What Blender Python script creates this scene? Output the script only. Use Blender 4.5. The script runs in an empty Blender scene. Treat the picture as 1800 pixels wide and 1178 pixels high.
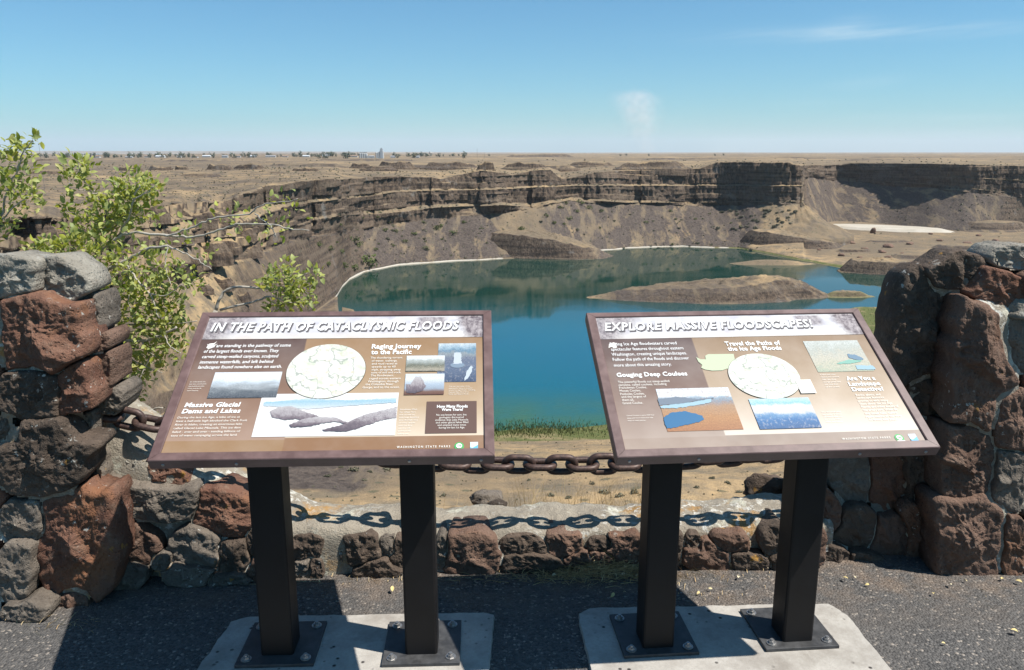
import bpy, bmesh, math, random
import numpy as np
from mathutils import Vector, Matrix, Euler

# ---------------------------------------------------------------- camera, sky, sun, exposure
S = bpy.context.scene
COL = S.collection
PITCH = math.radians(12.92)
CAMH = 1.62
FPX = 1400.0                                   # focal length in pixels of the 1800 px wide photograph
cam = bpy.data.cameras.new('camera')
cam.sensor_width = 36.0
cam.lens = 36.0 * FPX / 1800.0
cam.clip_start = 0.05
cam.clip_end = 120000.0
camo = bpy.data.objects.new('camera', cam)
COL.objects.link(camo)
camo.location = (0, 0, CAMH)
camo.rotation_euler = (math.pi / 2 - PITCH, 0, 0)
S.camera = camo

SUN_EL = math.radians(59.0)
SUN_AZ = math.radians(73.0)                    # from straight behind the viewer towards the right
SUN_DIR = Vector((math.cos(SUN_EL) * math.sin(SUN_AZ), -math.cos(SUN_EL) * math.cos(SUN_AZ), math.sin(SUN_EL)))
W = bpy.data.worlds.new('World')
S.world = W
W.use_nodes = True
wn = W.node_tree
wn.nodes.clear()
sky = wn.nodes.new('ShaderNodeTexSky')
sky.sky_type = 'NISHITA'
sky.sun_disc = False
sky.sun_elevation = SUN_EL
sky.sun_rotation = math.atan2(SUN_DIR.x, SUN_DIR.y)
sky.altitude = 500
sky.air_density = 1.0
sky.dust_density = 0.8
sky.ozone_density = 2.5
bg = wn.nodes.new('ShaderNodeBackground')
bg.inputs['Strength'].default_value = 0.076
wo = wn.nodes.new('ShaderNodeOutputWorld')
# thin cirrus wisps: streaky noise gathered round a few bearings (x/y) and heights (z/y)
def wnode(t, **kw):
    nd = wn.nodes.new(t)
    for k_, v_ in kw.items():
        if k_.startswith('_'): setattr(nd, k_[1:], v_)
        elif isinstance(v_, bpy.types.NodeSocket): wn.links.new(v_, nd.inputs[int(k_[1:])])
        else: nd.inputs[int(k_[1:])].default_value = v_
    return nd
def wmath(op, a_, b_=0.0, clamp=False):
    return wnode('ShaderNodeMath', _operation=op, _use_clamp=clamp, i0=a_, i1=b_).outputs[0]
dirn = wnode('ShaderNodeSeparateXYZ', i0=wn.nodes.new('ShaderNodeTexCoord').outputs['Generated'])
ysafe = wmath('MAXIMUM', dirn.outputs[1], 0.05)
az_ = wmath('DIVIDE', dirn.outputs[0], ysafe)
el_ = wmath('DIVIDE', dirn.outputs[2], ysafe)
cv_ = wnode('ShaderNodeCombineXYZ', i0=wmath('MULTIPLY', az_, 7.0), i1=wmath('SUBTRACT', wmath('MULTIPLY', el_, 90.0), wmath('MULTIPLY', az_, 9.0)), i2=2.0)
cn = wn.nodes.new('ShaderNodeTexNoise')
cn.inputs['Scale'].default_value = 1.0
cn.inputs['Detail'].default_value = 8
cn.inputs['Roughness'].default_value = 0.6
cn.inputs['Distortion'].default_value = 0.6
wn.links.new(cv_.outputs[0], cn.inputs['Vector'])
veil = wmath('MULTIPLY', wmath('SUBTRACT', cn.outputs['Fac'], 0.30), 2.6, True)
tot = None
for (a0, e0, sa, se, st, sl0) in ((0.440, 0.1395, 0.16, 0.0080, 0.46, 0.028), (0.40, 0.146, 0.03, 0.010, 0.20, 0.1), (0.415, 0.080, 0.05, 0.007, 0.16, 0.12), (0.53, 0.041, 0.11, 0.005, 0.16, 0.0), (0.55, 0.024, 0.10, 0.004, 0.13, 0.02), (0.37, 0.058, 0.05, 0.004, 0.12, 0.03)):
    da = wmath('DIVIDE', wmath('SUBTRACT', az_, a0), sa)
    de = wmath('DIVIDE', wmath('SUBTRACT', wmath('SUBTRACT', el_, e0), wmath('MULTIPLY', wmath('SUBTRACT', az_, a0), sl0)), se)
    g_ = wmath('EXPONENT', wmath('MULTIPLY', wmath('ADD', wmath('MULTIPLY', da, da), wmath('MULTIPLY', de, de)), -1.0))
    g_ = wmath('MULTIPLY', wmath('MULTIPLY', g_, veil), st)
    tot = g_ if tot is None else wmath('ADD', tot, g_)
mx = wn.nodes.new('ShaderNodeMix')
mx.data_type = 'RGBA'
mx.inputs[7].default_value = (13.5, 8.4, 7.6, 1)
wn.links.new(wmath('MINIMUM', tot, 1.0), mx.inputs[0])
wn.links.new(sky.outputs[0], mx.inputs[6])
tint = wn.nodes.new('ShaderNodeMix')                # the camera's cool rendering of the sky
tint.data_type = 'RGBA'
tint.blend_type = 'MULTIPLY'
tint.inputs[0].default_value = 1.0
tint.inputs[7].default_value = (0.49, 0.94, 1.10, 1)
wn.links.new(mx.outputs[2], tint.inputs[6])
wn.links.new(tint.outputs[2], bg.inputs['Color'])
wn.links.new(bg.outputs[0], wo.inputs['Surface'])

sl = bpy.data.lights.new('sun', 'SUN')
sl.energy = 5.0
sl.angle = math.radians(0.53)
sl.color = (1.0, 0.955, 0.88)
so = bpy.data.objects.new('sun', sl)
COL.objects.link(so)
so.rotation_euler = SUN_DIR.to_track_quat('Z', 'Y').to_euler()

S.render.engine = 'CYCLES'
S.view_settings.view_transform = 'Standard'
S.view_settings.look = 'None'
S.view_settings.gamma = 1.0
S.view_settings.exposure = 0.6
S.view_settings.use_curve_mapping = False
S.cycles.use_denoising = True
S.cycles.max_bounces = 6
S.cycles.volume_bounces = 2
S.cycles.transparent_max_bounces = 8

# ---------------------------------------------------------------- projection helpers (pixels of the 1800 x 1178 photograph)
SP, CP = math.sin(PITCH), math.cos(PITCH)
LAKE = -110.0
def ray(u, v):
    du, dv = u - 900.0, v - 589.0
    return np.array([du, FPX * CP - dv * SP, -FPX * SP - dv * CP])
def tan_v(v):
    dv = np.asarray(v, float) - 589.0
    return (FPX * SP + dv * CP) / (FPX * CP - dv * SP)
def v_tan(t):                                   # inverse of tan_v
    t = np.asarray(t, float)
    return 589.0 + (t * FPX * CP - FPX * SP) / (CP + t * SP)
def at(u, v, y):                                # point on pixel (u,v) at world depth y
    r = ray(u, v)
    return np.array([r[0] * y / r[1], y, CAMH + r[2] * y / r[1]])
def at_z(u, v, z):
    r = ray(u, v)
    k = (z - CAMH) / r[2]
    return np.array([r[0] * k, r[1] * k, z])
def mpp(y, z=0.0):                              # metres per photo pixel at a depth
    return (y * CP + (CAMH - z) * SP) / FPX

# ---------------------------------------------------------------- numpy noise
def _hash(ix, iy, iz, seed):
    n = (ix * 374761393 + iy * 668265263 + iz * 2147483647 + seed * 974634777) & 0xFFFFFFFF
    n = ((n ^ (n >> 13)) * 1274126177) & 0xFFFFFFFF
    n = ((n ^ (n >> 16)) * 2246822519) & 0xFFFFFFFF
    return ((n ^ (n >> 15)) & 0xFFFFFF) / float(0xFFFFFF)
def vnoise(p, seed=0):
    p = np.asarray(p, float)
    i = np.floor(p).astype(np.int64)
    f = p - i
    f = f * f * (3 - 2 * f)
    r = 0
    for dx in (0, 1):
        for dy in (0, 1):
            for dz in (0, 1):
                w = (f[..., 0] if dx else 1 - f[..., 0]) * (f[..., 1] if dy else 1 - f[..., 1]) * (f[..., 2] if dz else 1 - f[..., 2])
                r = r + w * _hash(i[..., 0] + dx, i[..., 1] + dy, i[..., 2] + dz, seed)
    return r * 2 - 1
def fbm(p, octv=4, seed=0, gain=0.5):
    p = np.asarray(p, float)
    a, r, n = 1.0, 0, 0
    for k in range(octv):
        r = r + a * vnoise(p * (2.03 ** k) + 17.3 * k, seed + k)
        n += a
        a *= gain
    return r / n
def fbm1(x, octv=4, seed=0, gain=0.5):
    x = np.asarray(x, float)
    return fbm(np.stack([x, x * 0 + 3.7, x * 0 + 1.1], -1), octv, seed, gain)

# ---------------------------------------------------------------- object helpers
def link(o, parent=None):
    COL.objects.link(o)
    if parent is not None:
        o.parent = parent
    return o
def tag(o, label, cat, group=None):
    o['label'] = label
    o['category'] = cat
    if group:
        o['group'] = group
    return o
def struct(o, label=None):
    o['kind'] = 'structure'
    if label:
        o['label'] = label
    return o
def empty(name, loc=(0, 0, 0)):
    o = bpy.data.objects.new(name, None)
    o.location = [float(c) for c in loc]
    o.empty_display_size = 0.1
    COL.objects.link(o)
    return o
def mesh_np(name, V, F, smooth=False):
    """V (n,3), F (m,k) numpy arrays, all faces with k corners"""
    V = np.asarray(V, np.float32)
    F = np.asarray(F, np.int32)
    me = bpy.data.meshes.new(name)
    me.vertices.add(len(V))
    me.vertices.foreach_set('co', V.ravel())
    m, k = F.shape
    me.loops.add(m * k)
    me.loops.foreach_set('vertex_index', F.ravel())
    me.polygons.add(m)
    me.polygons.foreach_set('loop_start', np.arange(0, m * k, k, dtype=np.int32))
    me.update(calc_edges=True)
    if smooth:
        me.polygons.foreach_set('use_smooth', np.ones(m, bool))
    me.validate()
    return me
def mobj(name, me, mat, parent=None, loc=None):
    o = bpy.data.objects.new(name, me)
    for m in (mat if isinstance(mat, (list, tuple)) else [mat]):
        if m is not None and m.name not in [x.name for x in me.materials if x]:
            me.materials.append(m)
    link(o, parent)
    if loc is not None:
        o.location = [float(c) for c in loc]
    return o
def bm_obj(name, bm, mat, parent=None, loc=None, smooth=False):
    me = bpy.data.meshes.new(name)
    bm.to_mesh(me)
    bm.free()
    if smooth:
        for p in me.polygons:
            p.use_smooth = True
    return mobj(name, me, mat, parent, loc)
def grid_faces(nr, nc, wrap=False):
    r = np.arange(nr - 1)[:, None]
    c = np.arange(nc if wrap else nc - 1)[None, :]
    c2 = (c + 1) % nc
    return np.stack([r * nc + c, r * nc + c2, (r + 1) * nc + c2, (r + 1) * nc + c], -1).reshape(-1, 4)
def box_bm(bm, c, sx, sy, sz, M=None, bev=0.0):
    g = bmesh.ops.create_cube(bm, size=1.0)
    vs = g['verts']
    for v in vs:
        v.co = Vector((v.co.x * sx, v.co.y * sy, v.co.z * sz))
    if bev:
        es = list({e for v in vs for e in v.link_edges})
        bmesh.ops.bevel(bm, geom=es, offset=bev, segments=2, affect='EDGES', profile=0.6)
        vs = list(bm.verts)
    for v in vs:
        p = v.co.copy()
        if M is not None:
            p = M @ p
        v.co = p + Vector(c)
    return vs

# ---------------------------------------------------------------- material helpers
class NT:
    def __init__(self, name):
        self.m = bpy.data.materials.new(name)
        self.m.use_nodes = True
        self.t = self.m.node_tree
        self.b = self.t.nodes['Principled BSDF']
        self.out = self.t.nodes['Material Output']
    def n(self, typ, **kw):
        nd = self.t.nodes.new(typ)
        for k, v in kw.items():
            if k.startswith('_'):
                setattr(nd, k[1:], v)
            else:
                self.set(nd, k, v)
        return nd
    def set(self, nd, k, v):
        s = nd.inputs[int(k[1:])] if (k[0] == 'i' and k[1:].isdigit()) else nd.inputs[k.replace('_', ' ')]
        if isinstance(v, bpy.types.NodeSocket):
            self.t.links.new(v, s)
        else:
            if isinstance(v, tuple) and len(v) == 3 and s.type == 'RGBA':
                v = v + (1,)
            s.default_value = v
    def coord(self, kind='Object', scale=None, rot=None, loc=None):
        c = self.n('ShaderNodeTexCoord').outputs[kind]
        if scale is None and rot is None and loc is None:
            return c
        mp = self.n('ShaderNodeMapping', Vector=c)
        if scale is not None:
            mp.inputs['Scale'].default_value = scale if isinstance(scale, tuple) else (scale,) * 3
        if rot is not None:
            mp.inputs['Rotation'].default_value = rot
        if loc is not None:
            mp.inputs['Location'].default_value = loc
        return mp.outputs[0]
    def noise(self, vec, scale, detail=4, rough=0.55, dist=0.0):
        return self.n('ShaderNodeTexNoise', Vector=vec, Scale=scale, Detail=detail, Roughness=rough, Distortion=dist).outputs['Fac']
    def vor(self, vec, scale, feature='F1', out='Distance', rand=1.0):
        nd = self.n('ShaderNodeTexVoronoi', _feature=feature, Vector=vec, Scale=scale)
        nd.inputs['Randomness'].default_value = rand
        return nd.outputs[out]
    def ramp(self, fac, lo, hi, a=0.0, b=1.0, smooth=False):
        nd = self.n('ShaderNodeMapRange', Value=fac)
        nd.inputs['From Min'].default_value = lo
        nd.inputs['From Max'].default_value = hi
        nd.inputs['To Min'].default_value = a
        nd.inputs['To Max'].default_value = b
        if smooth:
            nd.interpolation_type = 'SMOOTHSTEP'
        return nd.outputs[0]
    def mix(self, fac, a, b, blend='MIX'):
        nd = self.n('ShaderNodeMix', _data_type='RGBA', _blend_type=blend)
        self.set(nd, 'i0', fac); self.set(nd, 'i6', a); self.set(nd, 'i7', b)
        return nd.outputs[2]
    def math(self, op, a, b=0.0, clamp=False):
        nd = self.n('ShaderNodeMath', _operation=op, _use_clamp=clamp)
        self.set(nd, 'i0', a); self.set(nd, 'i1', b)
        return nd.outputs[0]
    def bump(self, h, strength=0.5, dist=0.01, normal=None):
        nd = self.n('ShaderNodeBump', Height=h, Strength=strength, Distance=dist)
        if normal is not None:
            self.set(nd, 'Normal', normal)
        return nd.outputs[0]
    def done(self, color, rough=0.8, normal=None, spec=0.3, metal=0.0, **kw):
        self.set(self.b, 'Base Color', color)
        self.set(self.b, 'Roughness', rough)
        self.set(self.b, 'Specular IOR Level', spec)
        self.set(self.b, 'Metallic', metal)
        if normal is not None:
            self.set(self.b, 'Normal', normal)
        for k, v in kw.items():
            self.set(self.b, k, v)
        return self.m
def flat(name, c, rough=0.6, spec=0.3):
    k = NT(name)
    return k.done(c, rough, spec=spec)

# ---------------------------------------------------------------- landscape materials
def normal_z(k):
    g = k.n('ShaderNodeNewGeometry').outputs['Normal']
    return k.n('ShaderNodeSeparateXYZ', Vector=g).outputs['Z']
def terrain_mat():
    k = NT('canyon_ground')
    P = k.n('ShaderNodeNewGeometry').outputs['Position']
    at_ = k.n('ShaderNodeAttribute', _attribute_name='mask')
    sep = k.n('ShaderNodeSeparateColor', Color=at_.outputs['Color'])
    cliff, talus, green = sep.outputs[0], sep.outputs[1], sep.outputs[2]
    salt = at_.outputs['Alpha']
    nz = normal_z(k)
    big = k.noise(P, 0.011, 5, 0.6)
    mid = k.noise(P, 0.07, 5, 0.65)
    fine = k.noise(P, 0.45, 5, 0.7)
    vfine = k.noise(P, 1.9, 3, 0.7)
    # dry grass and sage flats
    grass = k.mix(k.ramp(fine, 0.35, 0.7), (0.42, 0.29, 0.155), (0.30, 0.215, 0.125))
    grass = k.mix(k.ramp(mid, 0.42, 0.62), grass, (0.185, 0.15, 0.105))
    grass = k.mix(k.ramp(big, 0.42, 0.58, 0, 0.85), grass, (0.165, 0.126, 0.086))
    grass = k.mix(k.ramp(k.noise(P, 0.0022, 5, 0.6), 0.42, 0.56, 0, 0.65), grass, (0.150, 0.118, 0.084))
    sage = k.vor(P, 0.16)
    grass = k.mix(k.ramp(sage, 0.12, 0.24, 0.75, 0.0), grass, (0.095, 0.095, 0.062))
    # basalt
    cp = k.n('ShaderNodeMapping', Vector=P)
    cp.inputs['Scale'].default_value = (0.40, 0.40, 0.19)
    colm = k.noise(cp.outputs[0], 1.0, 5, 0.7)
    lay = k.n('ShaderNodeMapping', Vector=P)
    lay.inputs['Scale'].default_value = (0.014, 0.014, 0.30)
    layn = k.noise(lay.outputs[0], 1.0, 3, 0.6)
    rock = k.mix(k.ramp(colm, 0.36, 0.64), (0.042, 0.032, 0.027), (0.165, 0.118, 0.084))
    rock = k.mix(k.ramp(k.noise(P, 0.022, 4, 0.6), 0.48, 0.62, 0, 0.5), rock, (0.17, 0.125, 0.092))
    rock = k.mix(k.ramp(layn, 0.5, 0.62, 0, 0.55), rock, (0.175, 0.135, 0.10))
    rock = k.mix(k.ramp(layn, 0.36, 0.46, 0.6, 0), rock, (0.034, 0.029, 0.027))
    rock = k.mix(k.ramp(k.noise(P, 0.05, 3, 0.6), 0.62, 0.75, 0, 0.55), rock, (0.27, 0.255, 0.235))
    # talus
    tal = k.mix(k.ramp(fine, 0.38, 0.66), (0.050, 0.040, 0.036), (0.130, 0.102, 0.084))
    tal = k.mix(k.ramp(mid, 0.4, 0.65, 0, 0.55), tal, (0.105, 0.085, 0.072))
    tal = k.mix(k.ramp(k.vor(P, 0.28), 0.10, 0.2, 0.8, 0.0), tal, (0.035, 0.030, 0.028))
    st = k.n('ShaderNodeMapping', Vector=P)
    st.inputs['Scale'].default_value = (0.075, 0.02, 0.03)
    stn = k.noise(st.outputs[0], 1.0, 6, 0.68, 0.4)
    tal = k.mix(k.ramp(stn, 0.50, 0.60, 0, 0.9), tal, grass)
    tal = k.mix(k.ramp(vfine, 0.62, 0.8, 0, 0.6), tal, (0.20, 0.18, 0.165))
    # greens of the shore
    gr = k.mix(k.ramp(fine, 0.3, 0.7), (0.065, 0.092, 0.025), (0.15, 0.145, 0.06))
    gr = k.mix(k.ramp(mid, 0.5, 0.64), gr, (0.24, 0.19, 0.10))
    steep = k.ramp(nz, 0.62, 0.85, 1.0, 0.0)
    c = k.mix(k.ramp(k.math('ADD', talus, k.math('MULTIPLY', k.math('SUBTRACT', mid, 0.5), 0.9)), 0.35, 0.65), grass, tal)
    c = k.mix(k.ramp(k.math('ADD', green, k.math('MULTIPLY', k.math('SUBTRACT', mid, 0.5), 0.8)), 0.4, 0.62), c, gr)
    cl = k.math('MULTIPLY', cliff, k.math('MAXIMUM', steep, 0.0))
    cl = k.math('MAXIMUM', cl, k.ramp(nz, 0.42, 0.58, 0.9, 0.0))
    c = k.mix(cl, c, rock)
    c = k.mix(k.ramp(k.math('ADD', salt, k.math('MULTIPLY', k.math('SUBTRACT', fine, 0.5), 0.5)), 0.45, 0.6), c, (0.44, 0.405, 0.345))
    h = k.math('ADD', k.math('MULTIPLY', fine, 1.2), k.math('MULTIPLY', vfine, 0.5))
    h2 = k.math('ADD', h, k.math('MULTIPLY', k.math('MULTIPLY', colm, cl), 3.0))
    return k.done(c, 0.95, k.bump(h2, 0.8, 0.9), 0.1)
M_TERR = terrain_mat()

def water_mat():
    k = NT('lake_water')
    P = k.n('ShaderNodeNewGeometry').outputs['Position']
    sx = k.n('ShaderNodeSeparateXYZ', Vector=P)
    rip = k.noise(k.n('ShaderNodeMapping', Vector=P, Scale=(0.5, 1.1, 1)).outputs[0], 0.9, 3, 0.6)
    patch = k.noise(k.n('ShaderNodeMapping', Vector=P, Scale=(0.004, 0.014, 1)).outputs[0], 1.0, 3, 0.55)
    body = k.noise(P, 0.006, 3, 0.5)
    near = k.ramp(sx.outputs['Y'], 318, 380, 1, 0, True)
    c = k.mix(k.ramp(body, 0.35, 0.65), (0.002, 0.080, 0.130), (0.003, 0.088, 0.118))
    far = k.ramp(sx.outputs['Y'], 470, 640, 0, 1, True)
    c = k.mix(far, c, (0.006, 0.036, 0.026))  # dark green cliff reflection put into the colour of the far water
    c = k.mix(k.math('MULTIPLY', near, k.ramp(k.noise(P, 0.05, 4, 0.6), 0.3, 0.6, 0.5, 1.0)), c, (0.035, 0.095, 0.045))
    st = k.ramp(patch, 0.46, 0.64, 0.08, 0.6)
    bmp = k.n('ShaderNodeBump', Height=rip, Distance=0.05)
    k.set(bmp, 'Strength', st)
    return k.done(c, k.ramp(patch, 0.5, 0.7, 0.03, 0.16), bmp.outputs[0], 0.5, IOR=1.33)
M_WATER = water_mat()

# ---------------------------------------------------------------- terrain loft
STEP = 1.7
UU = np.concatenate([np.arange(-420, -60, 6.0), np.arange(-60, 1860, STEP), np.arange(1860, 2260, 6.0)])
NU = len(UU)
def cv(*pts):                                   # control points (u, value) -> array over UU
    a = np.array(pts, float)
    lin = np.interp(UU, a[:, 0], a[:, 1])
    wl = np.clip((575 - UU) / 90.0, 0, 1)        # broad, soft forms on the left and far right
    wr = np.clip((UU - 1440) / 60.0, 0, 1)
    return lin * (1 - wl) * (1 - wr) + smooth1(lin, 75) * wl + smooth1(lin, 25) * wr
def smooth1(a, n):
    kx = np.hanning(n + 2)[1:-1]
    kx /= kx.sum()
    return np.convolve(np.pad(a, n, mode='edge'), kx, mode='same')[n:-n]
rowsV, rowsD, rowsM, rowsK = [], [], [], []     # image row, depth, mask per row, kind
curV = curD = None
def plane_D(v, z):
    return (CAMH - z) / tan_v(v)
def add_row(v, D, nsub, mask, kind='', curve=1.0):
    """interpolates nsub rows from the previous row to this one"""
    global curV, curD
    v = np.asarray(v, float) + 0 * UU
    D = np.asarray(D, float) + 0 * UU
    if curV is None:
        rowsV.append(v); rowsD.append(D); rowsM.append(mask); rowsK.append(kind)
    else:
        z0 = CAMH - tan_v(curV) * curD
        z1 = CAMH - tan_v(v) * D
        for i in range(1, nsub + 1):
            f = i / nsub
            Di = curD * (D / curD) ** f if kind == 'flat' else curD + (D - curD) * f
            ff = (Di - curD) / np.where(np.abs(D - curD) < 1e-6, 1e-6, D - curD) if kind == 'flat' else f
            zi = z0 + (z1 - z0) * (ff ** curve)
            rowsD.append(Di); rowsV.append(v_tan((CAMH - zi) / Di)); rowsM.append(mask); rowsK.append(kind)
    curV, curD = v, D
def slope_row(v, s, nsub, mask, kind='', dD=0.0, curve=1.0):
    """next row at image row v, reached by climbing with slope s from the current row"""
    v = np.minimum(np.asarray(v, float) + 0 * UU, curV - 0.15)
    t = tan_v(v)
    c0 = tan_v(curV) * curD
    d = (c0 - curD * t) / (t + s)
    add_row(v, curD + np.maximum(d, 0.4) + dD, nsub, mask, kind, curve)
wob = lambda sc, amp, seed: amp * fbm1(UU / sc, 3, seed)
MG, MT, MC, MGR, MSALT = (0, 0, 0, 0), (0, 1, 0, 0), (1, 0.3, 0, 0), (0, 0, 1, 0), (0, 0, 0, 1)
L600 = UU < 600
# the brink just behind the wall, then the slope below it
add_row(v_tan((CAMH + 0.06) / 3.05), 3.05, 1, MG, 'brink')
add_row(v_tan((CAMH + 0.55) / 4.6), 4.6, 14, MG, 'brink')
add_row(v_tan((CAMH + 14) / 14.0), 14.0, 10, MG, 'hid')
add_row(1010, 92, 6, MG, 'hid')
add_row(cv((-420, 900), (400, 880), (500, 872), (900, 870), (2260, 870)), cv((-420, 108), (200, 120), (500, 150), (2260, 160)), 24, MG, 'near')
v2b = cv((-420, 985), (-300, 960), (200, 830), (400, 720), (500, 640), (600, 600), (700, 740), (870, 776), (1000, 774), (1100, 772), (1250, 765), (1350, 735), (1440, 690), (1520, 660), (1600, 655), (2260, 660)) + wob(60, 3, 5)
D2b = np.where(L600, cv((-420, 115), (-300, 122), (200, 195), (400, 300), (500, 390), (600, float(plane_D(600, -106)))), plane_D(v2b, -106))
v2b = np.minimum(v2b, curV - 4)
D2b = np.maximum(D2b, curD + 6)
mk = np.zeros((NU, 4))
mk[:, 1] = cv((-420, 0.9), (300, 0.9), (620, 0.75), (700, 0.3), (800, 0.0), (2260, 0.0))
mk[:, 2] = cv((-420, 0), (1380, 0), (1450, 0.55), (2260, 0.6))
add_row(v2b, D2b, 34, mk, 'near')
v3 = cv((-420, 975), (-300, 950), (200, 800), (400, 680), (500, 602), (590, 535), (622, 545), (660, 640), (700, 705), (870, 757), (940, 752), (1000, 754), (1100, 742), (1250, 715), (1330, 670), (1400, 600), (1450, 560), (1500, 540), (1600, 540), (2260, 545)) + wob(40, 2, 6)
D3 = np.where(L600, cv((-420, 122), (-300, 130), (200, 215), (400, 330), (500, 430), (600, float(plane_D(533, LAKE)))), plane_D(v3, LAKE))
v3 = np.minimum(v3, curV - 2); D3 = np.maximum(D3, curD + 4)
mk2 = np.zeros((NU, 4))
mk2[:, 1] = cv((-420, 0.9), (500, 0.9), (640, 0.3), (700, 0.0), (2260, 0.0))
mk2[:, 2] = cv((-420, 0), (700, 0.0), (840, 0.5), (880, 1), (990, 1), (1040, 0.7), (1380, 0.6), (1450, 0.8), (2260, 0.8))
add_row(v3, D3, 16, mk2, 'shore', 0.8)
# lake bed
v5 = cv((-420, 955), (-300, 930), (200, 780), (400, 662), (500, 588), (592, 522), (602, 505), (615, 492), (640, 479), (700, 467), (780, 461), (880, 456), (960, 452), (1040, 443), (1100, 437), (1200, 434), (1300, 437), (1340, 444), (1400, 456), (1480, 472), (1600, 480), (1800, 487), (2260, 492)) + np.where(UU > 620, wob(35, 1.0, 7), 0)
D5 = np.where(UU < 592, cv((-420, 126), (-300, 135), (200, 223), (400, 342), (500, 446), (592, float(plane_D(522, LAKE)))), plane_D(v5, LAKE))
v5 = np.minimum(v5, curV - 1.5); D5 = np.maximum(D5, curD + 3)
zb = np.where(UU < 595, CAMH - tan_v((curV + v5) / 2) * (curD + D5) / 2, LAKE - 9)
Dm = (curD + D5) / 2
mbed = np.zeros((NU, 4)); mbed[:, 1] = np.where(UU < 600, 0.6, 0)
add_row(v_tan((CAMH - zb) / Dm), Dm, 6, mbed, 'bed')
add_row(v5, D5, 6, mbed, 'bed')
msalt = np.zeros((NU, 4))
msalt[:, 3] = cv((-420, 0), (585, 0), (592, 1), (880, 1), (890, 0.3), (1030, 0.3), (1050, 1), (1260, 1), (1320, 0.35), (1335, 0), (2260, 0))
msalt[:, 3] *= np.clip(0.75 + 0.55 * fbm1(UU / 14, 3, 48), 0.2, 1)
msalt[:, 2] = cv((-420, 0), (1180, 0), (1260, 0.6), (1330, 1), (2260, 1))
slope_row(v5 - cv((-420, 3), (590, 3.4), (700, 2.3), (1050, 1.9), (1250, 1.7), (1330, 1.6), (2260, 3)), 0.25, 3, msalt, 'shore')
# floor on the right, or nothing where the talus meets the lake
v5b = cv((-420, 945), (-300, 920), (200, 770), (400, 653), (500, 580), (595, 508), (615, 486), (640, 472), (700, 461), (780, 455), (880, 450), (1000, 443), (1100, 430), (1200, 428), (1300, 430), (1340, 424), (1400, 413), (1413, 410), (1424, 403), (1470, 389), (1560, 395), (1640, 405), (1700, 408), (1800, 402), (2260, 402))
sF = cv((-420, 0.5), (1290, 0.5), (1330, 0.18), (1413, 0.10), (1414, 0.02), (1470, 0.012), (2260, 0.012))
mk3 = np.zeros((NU, 4)); mk3[:, 1] = cv((-420, 1), (1300, 1), (1335, 0.0), (2260, 0.0))
slope_row(v5b, sF, 30, mk3, 'floor')
dpan = np.zeros((NU, 4)); dpan[:, 1] = cv((-420, 1), (1420, 1), (1424, 0.1), (2260, 0.1))
# the talus and three tiers of cliff
J = (UU > 1413)
v6 = np.where(J, cv((1413, 312), (1424, 313), (1500, 321), (1560, 326), (1640, 332), (1720, 340), (1800, 348), (2260, 368)),
              cv((-420, 720), (-300, 700), (0, 575), (200, 530), (300, 508), (400, 473), (450, 450), (500, 427), (543, 418), (600, 410), (700, 391), (770, 384), (880, 376), (940, 366), (1000, 352), (1040, 356), (1100, 359), (1250, 362), (1330, 361), (1413, 357)))
v6 = v6 + wob(22, 2.2, 9) * np.where(J, 0.5, 1)
dcl = smooth1(cv((-420, 0), (1100, 0), (1200, 16), (1256, 62), (1270, 55), (1410, -46), (1413, -46), (1414, 60), (1500, 45), (1800, -58), (2260, -160)), 3)
sT = cv((-420, 0.40), (430, 0.45), (600, 0.55), (1413, 0.56), (1424, 0.6), (2260, 0.6))
mtal = np.zeros((NU, 4))
mtal[:, 1] = cv((-420, 0.35), (380, 0.35), (560, 0.8), (620, 1), (860, 0.9), (885, 0.35), (945, 0.3), (990, 0.95), (1320, 0.95), (1345, 0.35), (1413, 0.3), (1424, 1), (2260, 1))
slope_row(v6, sT, 46, mtal, 'talus', np.where(J, np.maximum(dcl, -60), np.maximum(dcl, -40) * 0.6))
# buttresses and alcoves of the cliff line, in metres
arc = UU * 0.62
butt = 20 * fbm1(arc / 42, 3, 21) + 26 * (np.abs(((arc / 58 + 0.25 * fbm1(arc / 80, 2, 22)) % 1.0) - 0.35) - 0.3)
butt = butt * cv((-420, 0.35), (430, 0.6), (600, 1), (1250, 1), (1262, 0.35), (1413, 0.3), (1424, 0.5), (2260, 0.6))
brk = np.clip((470 - UU) / 60.0, 0, 1)
def csl(s0, seed):
    return s0 * (1 - brk) + brk * np.exp(0.1 + 2.2 * fbm1(UU / 38, 3, seed) * 1.4)
v7 = np.where(J, v6 - 7, cv((-420, 640), (-300, 620), (0, 530), (200, 494), (300, 474), (400, 448), (450, 427), (500, 402), (543, 389), (600, 380), (700, 373), (770, 365), (880, 361), (940, 364.5), (1000, 350), (1100, 357), (1413, 354)))
slope_row(v7, csl(5.0, 71), 14, MC, 'cliff', butt)
v8 = np.where(J, v7 - 0.3, cv((-420, 590), (-300, 560), (0, 485), (200, 462), (300, 442), (400, 421), (450, 412), (500, 391), (543, 383), (600, 374), (700, 366), (770, 360), (880, 357), (940, 358), (1000, 346), (1100, 353), (1250, 357), (1413, 353)))
slope_row(v8 + wob(30, 1.2, 11), cv((-420, 0.35), (450, 0.4), (600, 0.5), (2260, 0.5)), 10, MG, 'bench')
v9 = np.where(J, v6 - 0.52 * (v6 - 289), cv((-420, 540), (-300, 500), (0, 455), (200, 434), (300, 418), (400, 398), (450, 386), (500, 362), (543, 357), (600, 351), (700, 337.5), (770, 335), (880, 333), (940, 330), (1000, 327), (1100, 327), (1250, 326.5), (1413, 327)))
slope_row(v9, csl(5.5, 72), 26, MC, 'cliff', -0.35 * butt)
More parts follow.
